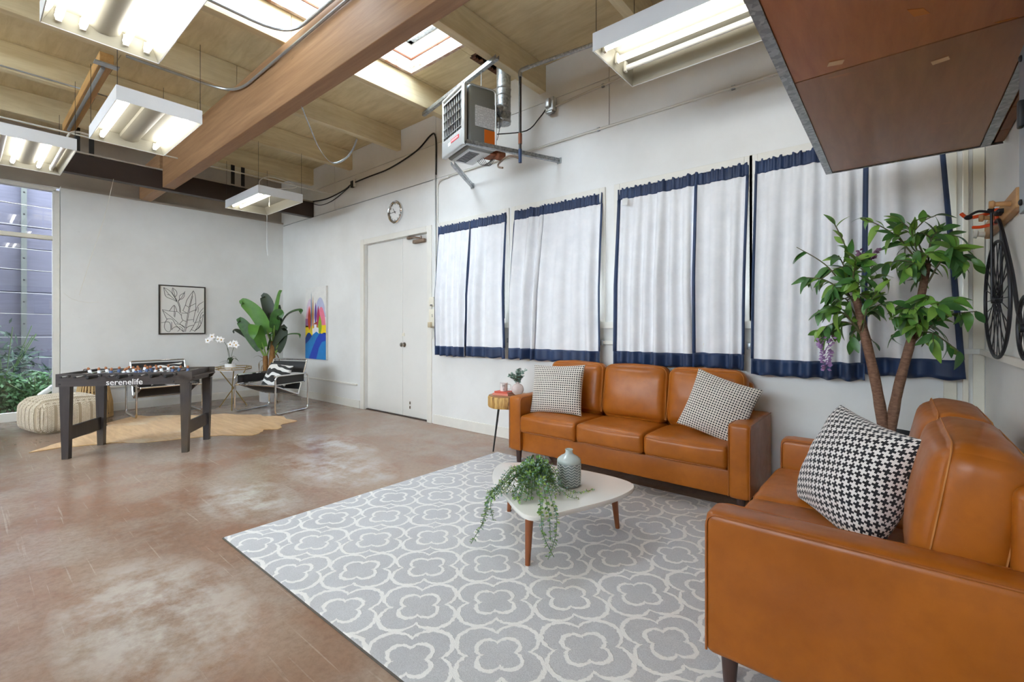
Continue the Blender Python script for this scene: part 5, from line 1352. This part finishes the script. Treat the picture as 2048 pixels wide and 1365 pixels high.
flat('#e3e1dc', [(0,0),(1,0),(1,.6),(0,.6)], 0, 'painted_sky'); flat('#d9c7d6', hump(-.0,.45,.16,.45), 1, 'painted_hill'); flat('#b9bcd6', hump(.45,1.0,.15,.42), 1, 'painted_hill'); flat('#e8a9b8', hump(0,.4,.26,.56), 2, 'painted_hill'); flat('#ec7f97', hump(.55,1.0,.28,.56), 2, 'painted_hill'); flat('#a86f9f', [(0,.44),(.3,.44),(.3,.56),(0,.56)], 3, 'painted_field'); flat('#f3d31c', [(0,.54),(1,.53),(1,.70),(0,.70)], 3, 'painted_field')
for (c, x, yt, yb, w_, l) in (('#4d7a86', .30, .06, .64, .035, 4), ('#b98a4c', .38, .12, .60, .05, 4), ('#c8452a', .20, .27, .60, .10, 5), ('#6a3f9a', .51, .21, .52, .07, 5), ('#b22a5e', .64, .26, .55, .09, 5), ('#8fae2e', .72, .39, .66, .11, 6)): flat(c, cyp(x, yt, yb, w_), l, 'painted_tree')
flat('#a8452f', [(.42,.51),(.58,.48),(.62,.56),(.42,.57)], 6, 'painted_roof'); flat('#eae6ea', [(.36,.58),(.44,.57),(.44,.52),(.56,.52),(.56,.56),(.66,.57),(.66,.66),(.36,.68)], 7, 'painted_house')
flat('#1b3f96', hump(-.05,.42,.635,.80), 8, 'painted_blue_hill'); flat('#1b3f96', hump(.6,1.3,.63,.80)[:9] + [(1,.72),(1,.8),(.6,.8)], 8, 'painted_blue_hill'); flat('#1f7fc4', [(0,.80),(.2,.74),(.38,.66),(.55,.62),(.75,.66),(.6,.78),(.35,1),(0,1)], 9, 'painted_blue_hill'); flat('#1f7fc4', [(.55,1),(.68,.84),(.82,.76),(1,.74),(1,1)], 9, 'painted_blue_hill'); flat('#2347b8', [(.18,1),(.38,.84),(.55,.72),(.72,.64),(1,.66),(1,.735),(.82,.76),(.68,.84),(.55,1)], 10, 'painted_road')

# ---------------------------------------------------------------- clock
CK = thing('wall_clock', 'round white wall clock with chrome rim above the double door', 'clock', (-5.40, YB, 2.855), rot=(radians(90), 0, 0))
g = G(); g.lathe([(.150, 0), (.158, .004), (.158, .030), (.150, .038), (.142, .034), (.140, .022), (.0, .021)], n=48); g.build('rim', M_chrome, CK)
g = G(); g.lathe([(.141, .0215), (.0, .024)], n=48); g.build('dial', mat('clock_dial', '#f0efec', .5), CK)
for k in range(1, 13):
    a = radians(90 - 30*k); link('numeral', text_mesh(str(k), .034, .0005, M_black, 'numeral'), CK, (.112*cos(a), .112*sin(a), .0245))
def hand(ang, l, w_, z, nm):
    a = radians(90 - ang); g = G(); g.M = Matrix.Rotation(a, 4, 'Z'); g.prism([(-.025, -w_), (l, -w_*.5), (l, w_*.5), (-.025, w_)], z, z + .001); g.build(nm, M_black, CK, smooth=0)
hand(323, .068, .006, .0275, 'hour_hand'); hand(266, .105, .0045, .029, 'minute_hand')

# ---------------------------------------------------------------- wall phone, switch box beside the door
TH = thing('thermostat_box', 'small cream control box on the wall beside the door', 'control box', (-4.615, YB, 1.575))
g = G(); g.rbox((0, -.02, 0), (.085, .04, .115), .005, 2); g.build('case', M_cream, TH)
g = G(); g.rbox((.01, -.042, -.045), (.04, .006, .012), .001, 1); g.build('slot', M_black, TH)
PH = thing('wall_phone', 'cream wall telephone below the control box beside the door', 'telephone', (-4.59, YB, 1.345))
g = G(); g.rbox((0, -.024, .02), (.125, .044, .22), .008, 2); g.build('base', M_cream, PH)
g = G(); g.rbox((-.02, -.058, -.07), (.06, .035, .07), .008, 2); g.build('cradle', mat('aged_plastic', '#bfae90', .5), PH)
g = G(); g.tube(spline([(.0, -.03, -.09), (-.015, -.04, -.16), (.0, -.04, -.25), (.018, -.035, -.2), (.012, -.03, -.13)], 6), .005, 6); g.build('cord', M_trim, PH)
link('mark', text_mesh('S', .05, .0006, M_black, 'mark'), PH, (.01, -.0468, .045), (radians(90), 0, 0))
OU = thing('outlet_plate', 'white outlet plate beside the first curtain', 'outlet', (-4.50, YB, 1.17)); g = G(); g.rbox((0, -.005, 0), (.07, .01, .115), .003, 1); g.build('plate', M_trim, OU)
for z in (-.025, .025):
    g = G(); g.rbox((0, -.0105, z), (.03, .003, .026), .003, 1); g.build('socket', M_cream, OU)

# ---------------------------------------------------------------- garden planting seen through the tall window
rr = random.Random(5)
M_gl = [mat('shrub_leaf', '#4f7a45', .6, col2='#2f5230', vscale=30), mat('bamboo_leaf', '#5d7466', .6, col2='#3a4f44', vscale=30)]
def shrub(label, x, y, h, r, n, m, ls, lw, nm):
    T = thing(nm, label, 'shrub', (x, y, -.02)); g = G(); gs = G()
    for k in range(10):
        a = rr.uniform(0, 6.28); gs.tube([(0,0,0), (r*.3*cos(a), r*.3*sin(a), h*.5), (r*.8*cos(a), r*.8*sin(a), h*rr.uniform(.7, 1))], .006, 5)
    for k in range(n):
        a = rr.uniform(0, 6.28); q = r*sqrt(rr.random()); z = h*(1 - (q/r)**2*.5)*rr.uniform(.15, 1); p = Vector((q*cos(a)*.5, q*sin(a), z))
        d = Vector((rr.uniform(-1,1), rr.uniform(-1,1), rr.uniform(-.9,.5))).normalized(); s_ = d.orthogonal().normalized(); s_.rotate(Matrix.Rotation(rr.uniform(0, 6.28), 3, d)); l = ls*rr.uniform(.7, 1.3)
        g._add([p, p + d*l*.45 - s_*lw, p + d*l, p + d*l*.45 + s_*lw], [(0,1,2),(0,2,3)])
    tag(g.build('foliage', m, T, smooth=0, recalc=False), kind='stuff'); gs.build('stems', M_vine, T)
for (x, y, h, r, n) in ((-9.85, .10, .75, .55, 1500), (-9.8, .72, .62, .5, 1500), (-9.9, -.7, .8, .6, 900), (-9.7, 1.2, .5, .45, 600)):
    shrub(('low green shrub nearest the fence post' if y == .72 else 'low green shrub at the frame end of the tall window' if y == 1.2 else 'low leafy green shrub in front of the fence' if y == .10 else 'low green shrub further along the fence'), x, y, h, r, n, M_gl[0], .08, .018, 'garden_shrub')
shrub('bamboo-like shrub with long grey-green leaves before the fence', -10.1, .42, 1.35, .42, 420, M_gl[1], .19, .016, 'garden_bamboo')
g = G(); g.tube([(-9.35, 1.02, .50), (-9.35, .92, .42), (-9.35, .80, .33), (-9.35, .72, .27)], [.04, .04, .036, .028], 10)
WP = tag(g.build('white_pole', M_whitepipe), 'pale wrapped pole leaning among the shrubs outside', 'pole')
for t in (.2, .55):
    q = G(); c = Vector((-9.35, 1.02 - .30*t, .50 - .23*t)); q.tube([c - Vector((0, .015, .012)), c + Vector((0, .015, .012))], .044, 10); q.build('tie', M_steel, WP)
# ---------------------------------------------------------------- ficus tree
FI = thing('ficus_tree', 'artificial ficus tree with two leaning trunks and lilac blossoms behind the loveseat', 'potted tree', (-.06, 3.42, 0))
M_fpot = mat('black_planter', '#26272a', .4)
g = G(); g.lathe([(.14, 0), (.15, .01), (.195, .60), (.20, .635), (.185, .64), (.18, .60), (.0, .59)], n=32); g.build('planter', M_fpot, FI)
g = G(); g.lathe([(.179, .585), (.1, .602), (0, .608)], n=24); g.build('moss', M_soil, FI)
M_ftr = mat('ficus_bark', '#94715a', .8, col2='#6b4b3b', vscale=14, stretch=(3, 3, 8), bump=.6, bscale=40); M_twig = mat('ficus_twig', '#5d5a3c', .7)
def tp(x, z, dy=0.0): return Vector((x + .06, dy, z))
TR = [([tp(-.055, .58), tp(-.10, .92, .0), tp(-.165, 1.28, -.03), tp(-.19, 1.42, -.04)], .031, .019), ([tp(-.045, .58, .01), tp(.0, .90, .01), tp(.07, 1.25, .02), tp(.125, 1.60, .02)], .030, .017)]
for (P, r0, r1) in TR:
    Q = spline(P, 6); n = len(Q); g = G(); g.tube(Q, [(r0 + (r1-r0)*i/(n-1))*(1 + .05*sin(i*2.1)) for i in range(n)], 10); g.build('trunk', M_ftr, FI)
M_fl = [mat('ficus_leaf', '#4a7a3a', .34, col2='#36612e', vscale=12), mat('ficus_leaf_mid', '#67983c', .36, col2='#4d7d33', vscale=12), mat('ficus_leaf_lime', '#7fa63f', .45, col2='#67913a', vscale=12)]
def leaf_mesh(m, curve, k):
    g = G(); L, W_ = .088, .019; rows = []
    for i in range(8):
        t = i/7; w_ = W_*max(.02, sin(pi*min(1, t*.92 + .05))**.85*(1 - .35*t)*1.25); rows.append((L*t, w_, curve*t*t))
    for off in (0, .0007):
        vs = []; fs = []
        for (y, w_, z) in rows: vs += [(-w_, y, -z*L + .22*w_ + off), (0, y, -z*L + off), (w_, y, -z*L + .22*w_ + off)]
        for i in range(7):
            q = [(3*i, 3*i+1, 3*i+4, 3*i+3), (3*i+1, 3*i+2, 3*i+5, 3*i+4)]; fs += q if off else [tuple(reversed(z)) for z in q]
        g._add(vs, fs)
    return g.mesh('leaf', m, 180, recalc=False)
LM = [leaf_mesh(M_fl[k % 3] if k < 6 else M_fl[0], .15 + .12*k, k) for k in range(7)]
rr = random.Random(17); nleaf = 0; REST = G()
LV_ = [[tuple(v.co) for v in m.vertices] for m in LM]; LF_ = [[tuple(p.vertices) for p in m.polygons] for m in LM]
def twig(P, thick, nl, droop, size, spread, t0=.25):
    global nleaf
    n = len(P); g = G(); g.tube(P, [thick*(1 - .7*i/(n-1)) + .0008 for i in range(n)], 5); g.build('branch', M_twig, FI)
    for k in range(nl):
        t = t0 + (1 - t0)*(k + rr.random()*.6)/nl; i = min(n-2, int(t*(n-1))); p = P[i].lerp(P[i+1], rr.random()); tg = (P[i+1]-P[i]).normalized()
        d = (tg*.55 + Vector((rr.uniform(-1,1), rr.uniform(-1,1)*.8, rr.uniform(-1,1)))*spread + Vector((0,0,-droop))).normalized()
        up = Vector((rr.uniform(-.7,.7), rr.uniform(-1.0,-.0), rr.uniform(.1,1))).normalized()
        x = d.cross(up).normalized(); z = x.cross(d)
        s_ = size*rr.uniform(.7, 1.2)
        mt = Matrix.Translation(p) @ Matrix((x, d, z)).transposed().to_4x4() @ Matrix.Scale(s_, 4); c = rr.randrange(len(LM)); nleaf += 1
        if nleaf <= 300: o = link('leaf', LM[c], FI); o.matrix_basis = mt
        else:
            REST.M = mt; REST.mi = c % 3 if c < 6 else 0; REST._add(LV_[c], LF_[c])
def branch(A, B, nl, droop, size=1.0, spread=.6, thick=.005):
    P = spline([A, A.lerp(B, .5) + Vector((rr.uniform(-.03,.03), rr.uniform(-.03,.03), .05)), B], 8)
    nl = round(nl*1.55); sides = 2 if nl > 8 else 0
    twig(P, thick, nl - sides*(nl//4), droop, size, spread)
    for k in range(sides):
        i = rr.randrange(4, 11); d = Vector((rr.uniform(-1,1), rr.uniform(-.7,.5), rr.uniform(-.6,.7))).normalized()*rr.uniform(.10, .17)
        twig(spline([P[i], P[i] + d*.5 + Vector((0,0,.02)), P[i] + d], 5), thick*.6, nl//4, droop, size, spread, .4)
T1, T2 = TR[0][0][-1], TR[1][0][-1]; T1b = TR[0][0][2]; T2b = TR[1][0][2]
for (A, x, z, dy, nl, dr) in ((T1, -.306, 1.90, -.06, 5, -.3), (T1, -.50, 1.76, .02, 3, .6), (T1, -.43, 1.55, -.12, 16, .7), (T1, -.27, 1.67, -.10, 12, .1), (T2, -.15, 1.88, -.05, 13, .1), (T2, .0, 1.86, .0, 9, -.1), (T2, .05, 1.80, -.12, 8, .0), (T2, .17, 1.77, -.05, 12, .1),
    (T2, .215, 1.66, -.15, 13, .2), (T2, .255, 1.58, .0, 13, .3), (T2, .035, 1.56, -.18, 13, .2), (T1, -.15, 1.60, -.20, 15, .2), (T1, -.21, 1.50, -.15, 15, .3), (T1b, -.37, 1.35, -.12, 17, .3), (T1b, -.39, 1.22, -.05, 14, .6), (T1b, -.09, 1.44, -.20, 14, .2),
    (T2b, -.02, 1.30, -.15, 12, .3), (T2b, .235, 1.40, -.14, 14, .4), (T2b, .31, 1.33, -.06, 13, .5), (T2b, .16, 1.36, -.20, 12, .4), (T2b, .24, 1.12, -.12, 11, .9), (T2, .10, 1.50, .10, 9, .3), (T1, -.28, 1.42, .08, 8, .3), (T1b, -.22, 1.16, .0, 6, .6)):
    branch(A - Vector((0, 0, rr.uniform(0, .12))), tp(x, z, dy), nl, dr)
REST.M = None; tag(REST.build('small_leaves', M_fl, FI, smooth=180, recalc=False), kind='stuff')
M_lil = mat('lilac_petal', '#b592c0', .6, col2='#8f6a9f', vscale=60); M_lil2 = mat('mauve_petal', '#8d6284', .6, col2='#6d4a66', vscale=40)
def blossom(p, h, r, m, n, seed):
    q = random.Random(seed); g = G()
    for k in range(n):
        t = k/n; a = q.uniform(0, 6.28); rad = r*(1 - .75*t)*q.uniform(.5, 1); c = Vector((rad*cos(a), rad*sin(a), -h*t)); d = Vector((cos(a), sin(a), q.uniform(-.5,.5))).normalized(); s_ = d.orthogonal().normalized()*.011
        g._add([c, c + d*.012 - s_, c + d*.024, c + d*.012 + s_, c + d*.012 + Vector((0,0,.006))], [(0,1,4),(1,2,4),(2,3,4),(3,0,4)])
    g.build('blossom', m, FI, smooth=0, loc=p, recalc=False)
blossom(tp(-.335, 1.19, -.06), .20, .035, M_lil, 110, 1); blossom(tp(-.135, 1.68, -.18), .09, .05, M_lil2, 60, 2)

# ---------------------------------------------------------------- penny-farthing wall decoration
BX = thing('bicycle_wall_art', 'black wire penny-farthing bicycle decoration hanging on the wall', 'wall art', (.362, 3.19, 1.38), radians(2))
M_wire = mat('black_wire', '#26262a', .45, .3)
def wheel(cy, cz, R, ns, nm):
    g = G(); g.tube([(0, cy + R*cos(2*pi*i/64), cz + R*sin(2*pi*i/64)) for i in range(64)], .0075, 8, closed=True); Wh = g.build(nm, M_wire, BX)
    for k in range(ns):
        a = 2*pi*k/ns; q = G(); q.tube([(.008*(1 if k % 2 else -1), cy + .012*cos(a), cz + .012*sin(a)), (0, cy + R*cos(a), cz + R*sin(a))], .0022, 5); q.build('spoke', M_wire, Wh)
    q = G(); q.tube([(-.018, cy, cz), (.018, cy, cz)], .018, 12); q.build('hub', M_wire, Wh)
wheel(0, 0, .278, 28, 'big_wheel'); wheel(-.535, -.135, .125, 16, 'small_wheel')
g = G()
for dx in (-.016, .016): g.tube([(dx, 0, 0), (dx, .01, .30), (dx, .012, .42)], .0055, 8)
g.build('fork', M_wire, BX)
g = G(); g.tube(spline([(0, .02, .375), (0, -.05, .37), (0, -.16, .27), (0, -.31, .10), (0, -.42, -.08), (0, -.535, -.135)], 8), .0075, 8); g.build('backbone', M_wire, BX)
g = G(); g.tube(spline([(-.10, -.015, .41), (-.06, .01, .435), (0, .012, .42), (.02, .0, .43)], 5), .006, 8); g.build('handlebar', M_wire, BX)
g = G(); g.ball((-.10, -.02, .405), (.016, .02, .012), 10, 8); g.ball((-.012, .05, .442), (.014, .02, .012), 10, 8); g.build('grip', M_grip, BX)
g = G(); g.rbox((0, -.075, .405), (.035, .09, .022), .010, 3); g.build('saddle', M_wire, BX)
# peg rack
RK = thing('peg_rack', 'wooden coat rack board with an orange hook above the bicycle', 'coat rack', (XR, 3.25, 1.785))
M_pine = m_ply('pine_board', '#d0a06a', '#b98650', (9, .9, 9), 2.2, .5)
g = G(); g.rbox((-.014, 0, 0), (.028, .90, .085), .004, 1); g.build('board', M_pine, RK, smooth=0)
for y in (-.02, -.35):
    g = G(); g.tube([(-.028, y, -.005), (-.075, y, .0), (-.082, y, .0), (-.095, y, .0)], [.012, .010, .018, .016], 12); g.build('peg', M_pine, RK)
g = G(); g.tube([(-.028, .42, -.02), (-.055, .42, -.015), (-.06, .42, -.015), (-.075, .42, -.013)], [.016, .014, .024, .020], 12); g.build('white_peg', M_trim, RK)
M_orh = mat('orange_plastic', '#d9480f', .35)
g = G(); g.rbox((-.036, -.02, .0), (.014, .05, .075), .004, 2)
g.tube(spline([(-.04, -.0, .03), (-.09, .03, .02), (-.13, .06, .025), (-.15, .075, .05)], 5), [.009]*16, 8); g.tube(spline([(-.04, -.0, -.03), (-.08, .03, -.035), (-.11, .05, -.03)], 5), .008, 8); g.build('orange_hook', M_orh, RK)
# electrical panel
EP = thing('electrical_panel', 'grey steel electrical panel on the wall beside the platform', 'electrical panel', (XR, 1.72, 1.85))
M_pan = mat('panel_grey', '#8a9096', .38, .4, var=.12, vscale=4)
g = G(); g.rbox((-.05, 0, 0), (.10, .80, .54), .006, 1); g.build('enclosure', M_pan, EP, smooth=0)
g = G(); g.rbox((-.105, .0, .0), (.012, .80, .50), .003, 1); dr = g.build('panel_door', M_pan, EP, smooth=0)
g = G(); g.rbox((-.117, .33, .04), (.014, .03, .08), .004, 2); g.build('latch', M_black, dr)
for z in (-.22, .22):
    g = G(); g.ball((-.113, .36, z), (.006, .010, .010), 8, 6); g.build('screw', M_black, dr)
g = G(); g.box(-.1125, -.1115, -.1, .2, -.1, .12); g.build('worn_label', M_sticker, dr, smooth=0)
